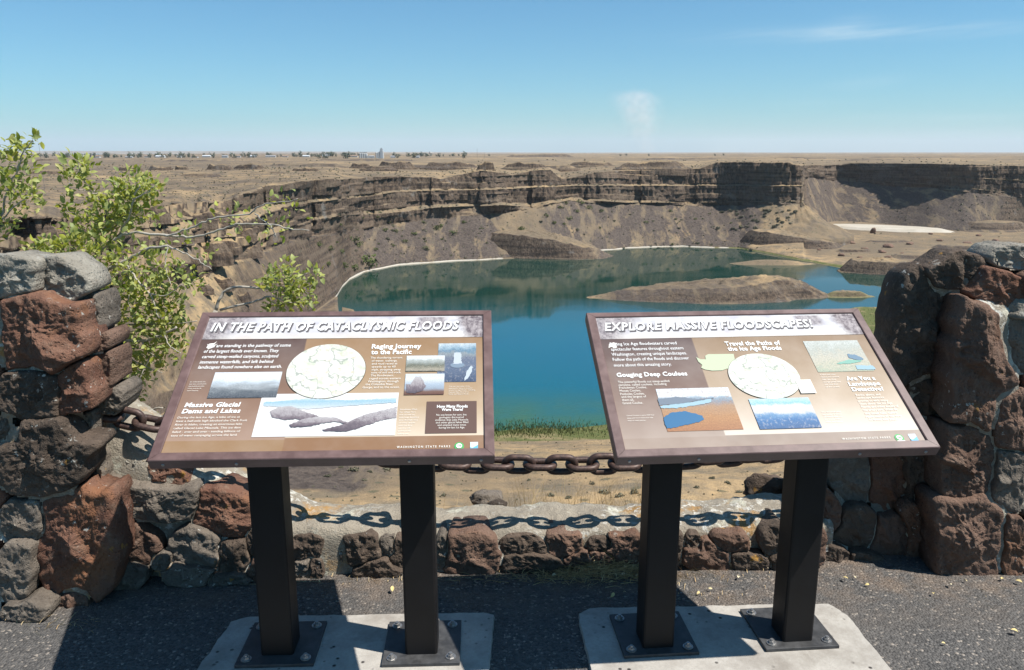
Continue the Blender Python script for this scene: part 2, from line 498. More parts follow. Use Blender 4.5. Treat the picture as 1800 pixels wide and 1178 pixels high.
v10 = np.where(J, v9 - 0.3, cv((-420, 500), (-300, 470), (0, 428), (200, 408), (300, 398), (400, 378), (424, 364), (500, 357), (543, 352), (600, 347), (700, 335), (770, 332.5), (880, 330.5), (1000, 324), (1250, 324.5), (1413, 325.8)))
slope_row(v10 + wob(26, 0.5, 12), cv((-420, 0.3), (430, 0.3), (600, 0.32), (2260, 0.32)), 8, MG, 'bench')
v11 = np.where(J, cv((1413, 291), (1480, 290), (1500, 287), (1640, 288), (1800, 292), (2260, 300)),
               cv((-420, 440), (-300, 425), (0, 398), (100, 388), (200, 384), (300, 366), (350, 362), (400, 356), (418, 342), (424, 333), (500, 322), (577, 314), (600, 317), (640, 312), (700, 310), (762, 312), (775, 315), (800, 309), (830, 303), (845, 300), (870, 302), (900, 308), (925, 303), (940, 299), (965, 298), (978, 308), (985, 315), (1005, 312), (1050, 303), (1100, 300), (1150, 300), (1195, 300), (1230, 296), (1256, 288), (1262, 285.5), (1300, 285), (1350, 286), (1388, 286), (1394, 289), (1413, 291)))
v11 = np.minimum(v11 + wob(9, 1.0, 13), curV - 1.0)
slope_row(v11, csl(1, 73) * brk + (1 - brk) * cv((-420, 1.2), (400, 1.6), (440, 4), (760, 5), (780, 3.0), (1000, 2.4), (1200, 4), (1256, 7), (2260, 7)), 30, MC, 'cliff', -0.3 * butt)
# plateau out to the horizon
for frac, n in ((0.80, 16), (0.60, 16), (0.42, 16), (0.28, 16), (0.17, 16), (0.09, 14), (0.03, 12)):
    vv = 267.8 + (v11 - 267.8) * frac
    c0 = tan_v(curV) * curD
    tgt = 19.0 + 0.6 * (c0 - 19.0)              # ease rim heights towards one plateau level
    D = tgt / tan_v(vv)
    mfl = np.zeros((NU, 4)); mfl[:, 1] = cv((-420, 0.42), (450, 0.46), (620, 0.36), (800, 0.27), (2260, 0.27))
    add_row(vv, np.minimum(np.maximum(D, curD * 1.08), 60000), n, mfl, 'flat')
DD = np.array(rowsD); VV = np.array(rowsV)
NR = len(DD)
kinds = np.array(rowsK)
MM = np.zeros((NR, NU, 4))
for i, m in enumerate(rowsM):
    MM[i] = np.asarray(m) if np.ndim(m) == 2 else np.asarray(m)[None, :]
X = (UU[None, :] - 900.0) / (FPX * CP - (VV - 589.0) * SP) * DD
Z = CAMH - tan_v(VV) * DD
PT = np.stack([X, DD, Z], -1)
kk = kinds[:, None]
# relief: hummocks on the flats, boulders on talus, columns on the cliffs
P2 = PT.copy(); P2[..., 2] *= 0.3
def amp(k, a):
    return np.where(kk == k, a, 0.0)
A_flat = np.clip(DD * 0.0016, 0.3, 9.0)
nz_big = fbm(P2 / 210.0, 4, 31)
nz_mid = fbm(P2 / 34.0, 4, 32)
nz_sm = fbm(P2 / 7.0, 3, 33)
far_n = fbm(P2 * np.array([1 / 900.0, 1 / 1500.0, 0]), 4, 34)
Z += amp('flat', 1.0) * (A_flat * nz_big * 1.2 + 0.9 * nz_mid + np.where(DD > 1500, np.clip(DD * 0.0011, 0, 16), 0) * far_n)
Z += amp('bench', 1.0) * (0.5 * nz_mid) + amp('near', 1.0) * (2.0 * nz_mid + 0.8 * nz_sm) * np.clip((v3 + 70 - 0 * VV), 0, 1) * np.clip((VV - (v2b - 4)) / 14, 0.15, 1)
Z += amp('talus', 1.0) * (1.6 * nz_mid + 1.0 * nz_sm)
Z += amp('floor', 1.0) * (1.0 * np.abs(nz_mid) + 1.4 * np.maximum(nz_big, 0) + 0.4 * nz_sm * 0.5 + 0.5)
lft = np.clip((500 - UU) / 120.0, 0, 1)[None, :] * np.clip((DD - 60) / 120.0, 0, 1)
Z += lft * np.where((kk == 'talus') | (kk == 'bench') | (kk == 'cliff'), 1.0, 0.0) * (5.0 * fbm(P2 / 55.0, 3, 36) + 3.0 * np.abs(fbm(P2 / 16.0, 4, 37)))
Z += amp('brink', 1.0) * 0.05 * fbm(PT / 0.5, 4, 35)
dx = np.gradient(X, axis=1); dy = np.gradient(DD, axis=1)
ln = np.sqrt(dx * dx + dy * dy) + 1e-9
nx, ny = dy / ln, -dx / ln                      # outward, towards the basin
s_arc = np.repeat((np.cumsum(ln[int(np.argmax(kinds == 'cliff'))])[None, :]), NR, axis=0)
col1 = np.abs(fbm(np.stack([s_arc / 7.0, Z / 60.0, 0 * Z], -1), 3, 41))
col2 = fbm(np.stack([s_arc / 22.0, Z / 30.0, 0 * Z + 5], -1), 3, 42)
col3 = fbm(np.stack([s_arc / 3.0, Z / 5.0, 0 * Z + 9], -1), 2, 43)
lay_z = Z / 6.5 + 0.8 * fbm(np.stack([s_arc / 90.0, 0 * Z, 0 * Z], -1), 3, 44)
lay_i = np.floor(lay_z)
colL = np.abs(fbm(np.stack([s_arc / 5.5 + lay_i * 7.31, lay_i * 3.1, 0 * Z], -1), 2, 45))
stp = _hash(lay_i.astype(np.int64), np.floor(s_arc / 60).astype(np.int64), 0 * lay_i.astype(np.int64), 46) - 0.5
led = vnoise(np.stack([s_arc / 45.0, lay_i * 0.77, 0 * Z + 3], -1), 47)
cdisp = amp('cliff', 1.0) * (2.2 * (0.5 - 2.2 * col1) + 4.0 * col2 + 0.8 * col3 + 2.2 * (0.4 - 2.0 * colL) + 1.6 * stp + 2.4 * led)
nearfade = np.clip((DD - 60) / 300.0, 0.1, 1.0)
X += nx * cdisp * nearfade; Yc = DD + ny * cdisp * nearfade
PT = np.stack([X, Yc, Z], -1)
me = mesh_np('terrain', PT.reshape(-1, 3), grid_faces(NR, NU)[:, ::1], smooth=False)
ca = me.color_attributes.new('mask', 'FLOAT_COLOR', 'POINT')
ca.data.foreach_set('color', MM.astype(np.float32).ravel())
terr = struct(mobj('terrain', me, M_TERR), 'canyon with stepped dark basalt cliffs, talus slopes and dry plateau')

# projected rows, used to stand things on the ground
zc = (Yc * CP - (Z - CAMH) * SP)
PV = 589.0 - FPX * ((Yc * SP + (Z - CAMH) * CP) / zc)
def surf(u, v):
    j = int(np.argmin(np.abs(UU - u)))
    c = PV[:, j]
    lo = int(np.argmax(kinds == 'near'))
    for i in range(lo, NR - 1):
        if c[i] >= v >= c[i + 1]:
            f = (c[i] - v) / max(c[i] - c[i + 1], 1e-6)
            return PT[i, j] * (1 - f) + PT[i + 1, j] * f
    return PT[NR - 1, j]

# the lake
bm = bmesh.new()
gx, gy = 24, 24
V = [[at_z(480 + 1500 * i / gx, 790, LAKE)[0] * 0 + (-420 + 1500 * i / gx), 270 + 830 * j / gy, LAKE] for j in range(gy + 1) for i in range(gx + 1)]
bm.free()
lake = struct(mobj('lake', mesh_np('lake', V, grid_faces(gy + 1, gx + 1), True), M_WATER), 'green blue lake below the cliffs')

# ---------------------------------------------------------------- mounds: island, headlands, bluffs, mesas
def mound(name, c, rx, ry, h, rot=0.0, topf=0.55, seed=0, nth=120, nr=40, lean=None, mask_top=(0, 0, 0, 0), rough=1.0, mask_side=(1, 0.62, 0, 0), sink=2.0, side=0.75, skirt=0.45):
    th = np.linspace(0, 2 * np.pi, nth, endpoint=False)
    rr = np.concatenate([np.linspace(0, topf, nr // 3, endpoint=False), np.linspace(topf, 1.0, nr - nr // 3)])
    T, R_ = np.meshgrid(th, rr)
    out = 1 + 0.22 * rough * fbm(np.stack([np.cos(T) * 1.7, np.sin(T) * 1.7, 0 * T + seed], -1), 4, seed)
    x = np.cos(T) * R_ * rx * out
    y = np.sin(T) * R_ * ry * out
    prof = np.where(R_ < topf, 1 - 0.12 * (R_ / topf) ** 2, 0)
    f = np.clip((R_ - topf) / (1 - topf), 0, 1)
    cl = np.clip(f / skirt, 0, 1)
    prof = np.where(R_ >= topf, 0.88 * ((1 - side * cl ** 1.2) - (1 - side) * np.clip((f - skirt) / (1 - skirt), 0, 1)), prof)
    z = h * prof
    if lean is not None:
        z = z * np.interp(x / rx, lean[0], lean[1])
    n1 = fbm(np.stack([x, y, 0 * x + seed], -1) / (0.22 * (rx * ry) ** 0.5), 4, seed + 1)
    n2 = fbm(np.stack([x, y, 0 * x + seed], -1) / (0.06 * (rx * ry) ** 0.5), 3, seed + 2)
    z = z + h * rough * (0.16 * n1 + 0.11 * n2) * np.clip(1.15 - R_, 0, 1) 
    z = np.where(R_ > 0.985, -sink, z)
    cr_, sr = math.cos(rot), math.sin(rot)
    PTm = np.stack([x * cr_ - y * sr + c[0], x * sr + y * cr_ + c[1], z + c[2]], -1)
    me = mesh_np(name, PTm.reshape(-1, 3), grid_faces(len(rr), nth, True))
    ca = me.color_attributes.new('mask', 'FLOAT_COLOR', 'POINT')
    mm = np.where((R_ < topf)[..., None], np.array(mask_top), np.array(mask_side)).astype(np.float32)
    ca.data.foreach_set('color', mm.ravel())
    return struct(mobj(name, me, M_TERR))
def pxm(u, v, z=LAKE):
    return at_z(u, v, z)
c = pxm(965, 449)
mound('headland', (c[0], c[1], LAKE - 0.5), 76, 36, 27, -0.10, 0.74, 3, 170, 60, ([-1, -0.5, 0.1, 0.55, 1.0], [1.1, 1.05, 0.85, 0.5, 0.15]), side=0.9, skirt=0.8, mask_top=(0, 0.12, 0, 0))
c = pxm(1255, 521)
mound('island', (c[0], c[1], LAKE - 0.5), 98, 32, 14.5, 0.03, 0.66, 7, 190, 60, ([-1.2, -0.6, 0.0, 0.5, 0.85, 1.2], [0.35, 0.6, 0.85, 1.15, 0.95, 0.4]), side=0.85, skirt=0.8, mask_top=(0.8, 0.46, 0, 0), rough=1.4)
c = pxm(1488, 521)
mound('islet', (c[0], c[1], LAKE - 0.5), 26, 9, 5, 0.0, 0.4, 8, 90, 30, mask_side=(0.6, 0, 0.5, 0))
c = pxm(1405, 436)
mound('rock_bluff', (c[0] - 8, c[1], LAKE), 66, 34, 22, -0.25, 0.74, 11, 150, 50, ([-1, -0.4, 0.4, 1.0], [1.1, 1.0, 0.6, 0.2]), side=0.9, skirt=0.8)
c = pxm(1548, 478)
mound('rock_bluff', (c[0], c[1], LAKE), 42, 20, 13, -0.05, 0.68, 12, 140, 50, ([-1, 0.0, 1.0], [1.0, 1.0, 0.8]), side=0.92, skirt=0.8)
c = pxm(1357, 464)
mound('sand_spit', (c[0], c[1], LAKE - 0.3), 46, 12, 4.6, 0.0, 0.35, 13, 110, 36, mask_side=(0, 0, 0.25, 0), rough=0.5, side=0.45)
c = np.array([363.0, 1008.0, -95.0])
mound('talus_cone', (c[0], c[1], c[2] - 4), 66, 66, 38, 0.0, 0.06, 14, 130, 44, mask_side=(0, 0.35, 0, 0), side=0.5, rough=0.8, sink=14)
for (u, v, rx, ry, h, sd) in ((1745, 404, 60, 30, 13, 15), (1690, 436, 46, 22, 5, 16), (1800, 452, 50, 26, 14, 17), (1610, 452, 34, 16, 4, 18), (1500, 442, 26, 10, 3.4, 19), (1560, 425, 36, 12, 2.6, 20)):
    c = surf(u, v)
    mound('rock_bluff', (c[0], c[1], c[2] - 0.5), rx, ry, h, 0.1, 0.6, sd, 110, 36, side=0.8)
# the pale dry lake bed on the canyon floor
c1 = surf(1553, 402)
th = np.linspace(0, 2 * np.pi, 80, endpoint=False)
pv = []
for i, a in enumerate(th):
    rr = 1 + 0.12 * fbm1(np.array([math.cos(a) * 2 + 5 * math.sin(a)]), 3, 51)[0]
    pv.append((c1[0] + math.cos(a) * 66 * rr, c1[1] + math.sin(a) * 36 * rr - math.cos(a) * 30, 0))
zf = c1[2] + 2.6
bm = bmesh.new()
top = [bm.verts.new((p[0], p[1], zf)) for p in pv]
bot = [bm.verts.new((p[0] + (p[0] - c1[0]) * 0.3, p[1] + (p[1] - c1[1]) * 0.3, zf - 5)) for p in pv]
bm.faces.new(top)
for i in range(len(pv)):
    j = (i + 1) % len(pv)
    bm.faces.new((top[j], top[i], bot[i], bot[j]))
k = NT('salt_pan')
P = k.n('ShaderNodeNewGeometry').outputs['Position']
M_PAN = k.done(k.mix(k.ramp(k.noise(P, 0.05, 5, 0.6), 0.35, 0.7), (0.44, 0.40, 0.34), (0.36, 0.32, 0.255)), 0.95, spec=0.1)
struct(bm_obj('dry_lake_bed', bm, M_PAN), 'pale dry lake bed on the canyon floor')
# low mesas and ledges standing on the plateau
random.seed(4)
for i, (u0, u1, vt, vb) in enumerate(((886, 1016, 271.6, 277.5), (838, 870, 287, 301), (620, 657, 288, 295), (668, 733, 285, 296), (752, 840, 285, 296), (886, 962, 286.5, 297),
        (996, 1078, 285, 293), (1075, 1200, 285, 297), (219, 270, 294, 303.5), (274, 316, 292.5, 302), (319, 345, 292, 301), (372, 423, 290, 299.5), (420, 478, 289.5, 299), (480, 610, 288, 293.5), (150, 190, 284, 288),
        (80, 130, 280, 285), (300, 420, 281, 284), (1330, 1440, 277, 280.5), (1500, 1720, 275.5, 278.5), (1120, 1290, 277.5, 281), (560, 740, 280, 283), (1460, 1640, 280, 283), (640, 700, 292, 298), (705, 790, 290, 294), (930, 1010, 291, 296), (520, 570, 296, 303), (60, 140, 300, 309), (330, 400, 305, 311), (440, 520, 303, 308))):
    um = (u0 + u1) / 2
    zb = -20.0
    D = (CAMH - zb) / float(tan_v(vb))
    if vb > 297.5 and 830 < um < 870:
        D = 1000.0; zb = CAMH - float(tan_v(vb)) * D
    h = (vb - vt) * D / FPX
    rx = (u1 - u0) / 2 * D / FPX
    mound('mesa', ((um - 900) / FPX * D, D, zb), rx * 1.1, min(rx * 0.5, 60 + D * 0.02), h * 1.15, random.uniform(-0.15, 0.15), 0.66, 60 + i, 110 + int(u1 - u0), 30, (list(np.linspace(-1.1, 1.1, 9)), [random.uniform(0.5, 0.8)] + [random.uniform(0.7, 1.05) for _ in range(7)] + [random.uniform(0.4, 0.8)]), rough=1.25, side=0.62, sink=4 + h * 0.5)
ro = np.random.RandomState(31)
for i, (u, v, w) in enumerate(((95, 412, 90), (140, 404, 60), (60, 400, 50), (330, 380, 70), (375, 378, 60), (405, 385, 40), (430, 408, 46), (360, 438, 80), (395, 430, 50), (335, 452, 40), (380, 492, 56), (350, 505, 40), (440, 440, 40), (470, 470, 36), (300, 412, 50), (250, 372, 60), (180, 360, 60), (270, 470, 44), (420, 520, 36), (490, 500, 30))):
    c = surf(u, v); k_ = float(c[1]) / FPX
    mound('rock_outcrop', (c[0], c[1] + 0.15 * w * k_, c[2] - 0.12 * w * k_), w / 2 * k_ * 1.1, w / 2 * k_ * 0.6, 0.30 * w * k_, ro.uniform(-0.2, 0.6), 0.68, 200 + i, 90, 30, (list(np.linspace(-1.1, 1.1, 7)), [ro.uniform(0.4, 1.1) for _ in range(7)]), side=0.8, skirt=0.7, rough=1.5, sink=0.25 * w * k_, mask_top=(0, 0.2, 0, 0))
# far hills on the horizon
for (u, w, D, h, sd) in ((200, 1500, 26000, 70, 101), (640, 900, 30000, 45, 102), (1240, 700, 30000, 30, 103), (1640, 900, 30000, 34, 104), (-150, 500, 15000, 60, 105)):
    x = (u - 900) / FPX * D
    mound('far_hill', (x, D, -30), w / 2 * D / FPX, 2500, h, 0, 0.3, sd, 100, 24, rough=0.8, side=0.3, mask_side=(0, 0, 0, 0), sink=10)

# ---------------------------------------------------------------- foreground materials
def asphalt_mat():
    k = NT('asphalt')
    P = k.coord('Object')
    v1 = k.n('ShaderNodeTexVoronoi', _feature='F1', Vector=P, Scale=120.0)
    agg = k.n('ShaderNodeSeparateColor', Color=v1.outputs['Color']).outputs[0]
    n = k.noise(P, 3.0, 5, 0.6)
    f = k.noise(P, 60.0, 3, 0.7)
    c = k.mix(k.ramp(agg, 0.0, 1.0), (0.045, 0.044, 0.044), (0.13, 0.122, 0.115))
    c = k.mix(k.ramp(agg, 0.93, 0.97), c, (0.30, 0.26, 0.22))
    c = k.mix(k.ramp(n, 0.35, 0.7, 0, 0.5), c, (0.105, 0.095, 0.085))
    y = k.n('ShaderNodeSeparateXYZ', Vector=P).outputs['Y']
    dust = k.math('MULTIPLY', k.ramp(y, 2.45, 2.85), k.ramp(k.noise(P, 7.0, 5, 0.7), 0.42, 0.66))
    c = k.mix(k.math('MULTIPLY', dust, 0.7), c, (0.20, 0.145, 0.105))
    h = k.math('ADD', k.math('MULTIPLY', v1.outputs['Distance'], -1.2), k.math('MULTIPLY', f, 0.5))
    return k.done(c, 0.85, k.bump(h, 0.9, 0.006), 0.3)
def concrete_mat():
    k = NT('concrete')
    P = k.coord('Object')
    n = k.noise(P, 9.0, 6, 0.65)
    f = k.noise(P, 90.0, 4, 0.7)
    pit = k.vor(P, 26.0)
    pn = k.noise(P, 5.0, 2, 0.5)
    c = k.mix(k.ramp(n, 0.3, 0.7), (0.44, 0.415, 0.375), (0.31, 0.285, 0.255))
    c = k.mix(k.ramp(f, 0.45, 0.75, 0, 0.5), c, (0.25, 0.23, 0.20))
    c = k.mix(k.ramp(k.noise(P, 3.2, 5, 0.7), 0.5, 0.66, 0, 0.6), c, (0.20, 0.175, 0.15))
    sp = k.math('MULTIPLY', k.ramp(pit, 0.10, 0.2, 1, 0), k.ramp(pn, 0.44, 0.54))
    c = k.mix(sp, c, (0.045, 0.04, 0.038))
    h = k.math('SUBTRACT', k.math('MULTIPLY', f, 0.5), k.math('MULTIPLY', sp, 1.0))
    return k.done(c, 0.9, k.bump(h, 0.6, 0.006), 0.2)
def stone_mat(name, ca, cb, cc, lichen=0.3, rust=0.0):
    k = NT(name)
    P = k.coord('Object')
    rnd = k.n('ShaderNodeObjectInfo').outputs['Random']
    Pv = k.n('ShaderNodeVectorMath', _operation='ADD', i0=P)
    cx = k.n('ShaderNodeCombineXYZ', X=k.math('MULTIPLY', rnd, 31.0))
    k.set(Pv, 'i1', cx.outputs[0])
    Q = Pv.outputs[0]
    n1 = k.noise(Q, 5.0, 6, 0.62, 0.3)
    n2 = k.noise(Q, 22.0, 6, 0.7)
    n3 = k.noise(Q, 95.0, 4, 0.75)
    ves = k.vor(Q, 62.0)
    c = k.mix(k.ramp(n1, 0.36, 0.64), ca, cb)
    c = k.mix(k.ramp(n2, 0.52, 0.72, 0, 0.8), c, cc)
    c = k.mix(k.ramp(n3, 0.56, 0.78, 0, 0.4), c, (0.035, 0.028, 0.024))
    if rust:
        c = k.mix(k.math('MULTIPLY', k.ramp(k.noise(Q, 4.2, 5, 0.65), 0.55, 0.66), rust), c, (0.27, 0.115, 0.050))
    nz = normal_z(k)
    up = k.ramp(nz, 0.0, 0.7, 0.25, 1.0)
    l1 = k.ramp(k.noise(Q, 8.0, 6, 0.7), 0.66 - 0.16 * lichen, 0.72 - 0.14 * lichen)
    c = k.mix(k.math('MULTIPLY', l1, k.math('MULTIPLY', up, min(1.0, 0.55 + lichen * 0.5))), c, (0.40, 0.385, 0.34))
    l2 = k.ramp(k.noise(k.coord('Object', loc=(7, 3, 1)), 11.0, 4, 0.6), 0.68, 0.73)
    c = k.mix(k.math('MULTIPLY', l2, 0.8), c, (0.42, 0.22, 0.045))
    wl = k.ramp(k.noise(Q, 38.0, 3, 0.6), 0.64, 0.68)
    wl = k.math('MULTIPLY', wl, k.ramp(k.noise(Q, 3.0, 2, 0.5), 0.56, 0.62))
    c = k.mix(k.math('MULTIPLY', wl, 0.85), c, (0.52, 0.51, 0.46))
    h = k.math('ADD', k.math('MULTIPLY', n2, 1.0), k.math('ADD', k.math('MULTIPLY', n3, 0.35), k.math('MULTIPLY', k.ramp(ves, 0.0, 0.3), 0.35)))
    return k.done(c, 0.9, k.bump(h, 0.95, 0.022), 0.22)
ST = {
    'grey': stone_mat('grey_basalt', (0.125, 0.104, 0.085), (0.200, 0.166, 0.134), (0.26, 0.222, 0.182), 0.3),
    'dark': stone_mat('dark_basalt', (0.066, 0.050, 0.039), (0.135, 0.098, 0.074), (0.195, 0.148, 0.112), 0.2),
    'brown': stone_mat('brown_basalt', (0.125, 0.076, 0.055), (0.190, 0.118, 0.086), (0.225, 0.155, 0.115), 0.1, 0.3),
    'red': stone_mat('red_basalt', (0.145, 0.070, 0.048), (0.205, 0.108, 0.072), (0.235, 0.155, 0.112), 0.12, 0.55),
    'pale': stone_mat('lichened_basalt', (0.25, 0.225, 0.185), (0.36, 0.33, 0.275), (0.19, 0.16, 0.13), 0.8),
}
def mortar_mat():
    k = NT('mortar')
    P = k.coord('Object')
    n1 = k.noise(P, 6.0, 6, 0.65)
    n2 = k.noise(P, 40.0, 5, 0.75)
    n3 = k.noise(P, 130.0, 3, 0.7)
    c = k.mix(k.ramp(n1, 0.3, 0.7), (0.37, 0.325, 0.26), (0.25, 0.215, 0.17))
    c = k.mix(k.ramp(n2, 0.55, 0.75, 0, 0.7), c, (0.13, 0.115, 0.10))
    c = k.mix(k.ramp(k.noise(P, 8.0, 6, 0.72), 0.54, 0.62), c, (0.50, 0.48, 0.39))
    c = k.mix(k.math('MULTIPLY', k.ramp(k.noise(P, 3.4, 6, 0.7), 0.58, 0.66), 0.75), c, (0.40, 0.215, 0.06))
    wl = k.math('MULTIPLY', k.ramp(k.noise(P, 30.0, 4, 0.65), 0.55, 0.60), k.ramp(k.noise(P, 2.2, 4, 0.6), 0.44, 0.56))
    c = k.mix(k.math('MULTIPLY', wl, 0.9), c, (0.60, 0.58, 0.52))
    h = k.math('ADD', n2, k.math('MULTIPLY', n3, 0.5))
    return k.done(c, 0.95, k.bump(h, 0.9, 0.018), 0.15)
M_MORT = mortar_mat()
M_ASPH = asphalt_mat()
M_CONC = concrete_mat()
def chain_mat():
    k = NT('rusted_iron')
    P = k.coord('Object')
    n = k.noise(P, 60.0, 5, 0.65)
    f = k.noise(P, 240.0, 3, 0.7)
    c = k.mix(k.ramp(n, 0.35, 0.68), (0.042, 0.026, 0.023), (0.105, 0.060, 0.046))
    return k.done(c, k.ramp(n, 0.3, 0.7, 0.38, 0.62), k.bump(f, 0.35, 0.002), 0.5, 0.25)
M_CHAIN = chain_mat()
def paint_mat(name, col, rough, sc, dirt, sp=0.5):
    k = NT(name)
    P = k.coord('Object')
    n = k.noise(P, sc, 5, 0.65)
    f = k.noise(P, 300.0, 2, 0.5)
    scr = k.noise(k.coord('Object', scale=(30, 30, 2)), 1.0, 4, 0.7)
    c = k.mix(k.ramp(n, 0.4, 0.75, 0, dirt), col, tuple(min(1, x * 2.2 + 0.03) for x in col))
    c = k.mix(k.ramp(scr, 0.72, 0.78, 0, 0.25), c, (0.12, 0.10, 0.09))
    return k.done(c, k.ramp(n, 0.3, 0.7, rough, rough + 0.15), k.bump(f, 0.08, 0.001), sp)
M_FRAME = paint_mat('brown_frame_paint', (0.105, 0.062, 0.056), 0.36, 14.0, 0.5)
M_POST = paint_mat('black_post_paint', (0.009, 0.008, 0.008), 0.46, 7.0, 0.12, 0.22)
M_PLATE = paint_mat('black_plate_paint', (0.030, 0.030, 0.031), 0.5, 20.0, 0.7)
k = NT('bolt_steel'); M_BOLT = k.done((0.35, 0.34, 0.33), 0.4, metal=0.8)

# ---------------------------------------------------------------- asphalt and pads
nx_, ny_ = 150, 110
gx_ = np.linspace(-7, 7, nx_); gy_ = np.linspace(-5, 3.0, ny_)
GX, GY = np.meshgrid(gx_, gy_)
GZ = 0.004 * fbm(np.stack([GX, GY, 0 * GX], -1) * 2.0, 3, 201)
struct(mobj('asphalt_path', mesh_np('asphalt_path', np.stack([GX, GY, GZ], -1).reshape(-1, 3), grid_faces(ny_, nx_), True), M_ASPH), 'dark grey asphalt viewpoint path')
def pad(name, corners, seed):
    """flush concrete footing with chipped edges"""
    pts = []
    n = len(corners)
    for i in range(n):
        a, b = np.array(corners[i]), np.array(corners[(i + 1) % n])
        L = np.linalg.norm(b - a)
        m = max(2, int(L / 0.012))
        for j in range(m):
            f = j / m
            p = a + (b - a) * f
            d = np.array([(b - a)[1], -(b - a)[0]]) / L
            e = min(f, 1 - f) * L
            rnd = 0.016 * math.exp(-e / 0.025)
            pts.append(p + d * 0.007 * fbm(np.array([[p[0] * 22, p[1] * 22, seed]]), 4, seed)[0])
    bm = bmesh.new()
    t = [bm.verts.new((p[0], p[1], 0.016)) for p in pts]
    cen = np.mean(pts, axis=0)
    t2 = [bm.verts.new((p[0] + (p[0] - cen[0]) * 0.010, p[1] + (p[1] - cen[1]) * 0.010, -0.02)) for p in pts]
    bm.faces.new(t)
    for i in range(len(pts)):
        j = (i + 1) % len(pts)
        bm.faces.new((t[j], t[i], t2[i], t2[j]))
    bmesh.ops.recalc_face_normals(bm, faces=bm.faces)
    bmesh.ops.triangulate(bm, faces=[f for f in bm.faces if len(f.verts) > 4])
    return struct(bm_obj(name, bm, M_CONC))
g = lambda u, v: at_z(u, v, 0.0)[:2]
pad('concrete_pad', [(-1.03, 1.9), (-0.085, 1.9), g(868, 1088), g(850, 1084), g(440, 1091), g(408, 1100)], 3)['label'] = 'concrete footing under the left sign'
pad('concrete_pad', [(0.27, 1.9), (1.24, 1.9), g(1560, 1178), g(1490, 1088), g(1455, 1068), g(1035, 1076), g(1017, 1086)], 5)['label'] = 'concrete footing under the right sign'

# ---------------------------------------------------------------- stones
_ico = {}
def ico(sub):
    if sub not in _ico:
        bm = bmesh.new()
        bmesh.ops.create_icosphere(bm, subdivisions=sub, radius=1.0)
        bm.verts.ensure_lookup_table()
        V = np.array([v.co[:] for v in bm.verts])
        F = np.array([[v.index for v in f.verts] for f in bm.faces])
        bm.free()
        _ico[sub] = (V, F)
    return _ico[sub]
def stone_mesh(name, sx, sy, sz, seed, sub=4, rough=0.10, cuts=9, boxy=6.0, tilt=0.0):
    rs = np.random.RandomState(seed)
    V, F = ico(sub)
    n = V.copy()
    p = n / (np.sum(np.abs(n) ** boxy, axis=1) ** (1 / boxy))[:, None]
    # broken by fracture planes: the nearest plane along each direction decides the surface
    D_, O_ = [], []
    for i in range(cuts + 5):
        d = rs.normal(size=3); d[1] -= 0.35 if i % 2 else 0.0
        D_.append(d / np.linalg.norm(d)); O_.append(rs.uniform(0.62, 0.92))
    D_ = np.array(D_); O_ = np.array(O_)
    wn_ = n + 0.10 * np.stack([fbm(n * 2.2 + k_ * 9.1 + seed, 3, seed + k_) for k_ in range(3)], -1)
    dot = wn_ @ D_.T
    rad = np.where(dot > 0.05, O_[None, :] / np.maximum(dot, 0.05), 9.0).min(axis=1)
    r0 = np.linalg.norm(p, axis=1)
    rr_ = np.minimum(r0, rad)
    p = n * (rr_ * 0.94 + 0.06)[:, None]
    p = p / np.abs(p).max(axis=0)
    q = n * np.array([sx, sy, sz]) / max(sx, sz) + rs.uniform(-50, 50, 3)
    r2 = 1 - np.abs(fbm(q * 3.1, 5, seed + 5, 0.6)) * 2.4
    r3 = fbm(q * 11.0, 4, seed + 9, 0.65)
    p = p * (1 + rough * (0.75 * (r2 - 0.6) + 0.5 * r3))[:, None]
    p *= np.array([sx, sy, sz])
    c, s = math.cos(tilt), math.sin(tilt)
    p = np.stack([p[:, 0] * c + p[:, 2] * s, p[:, 1], -p[:, 0] * s + p[:, 2] * c], -1)
    return p, F
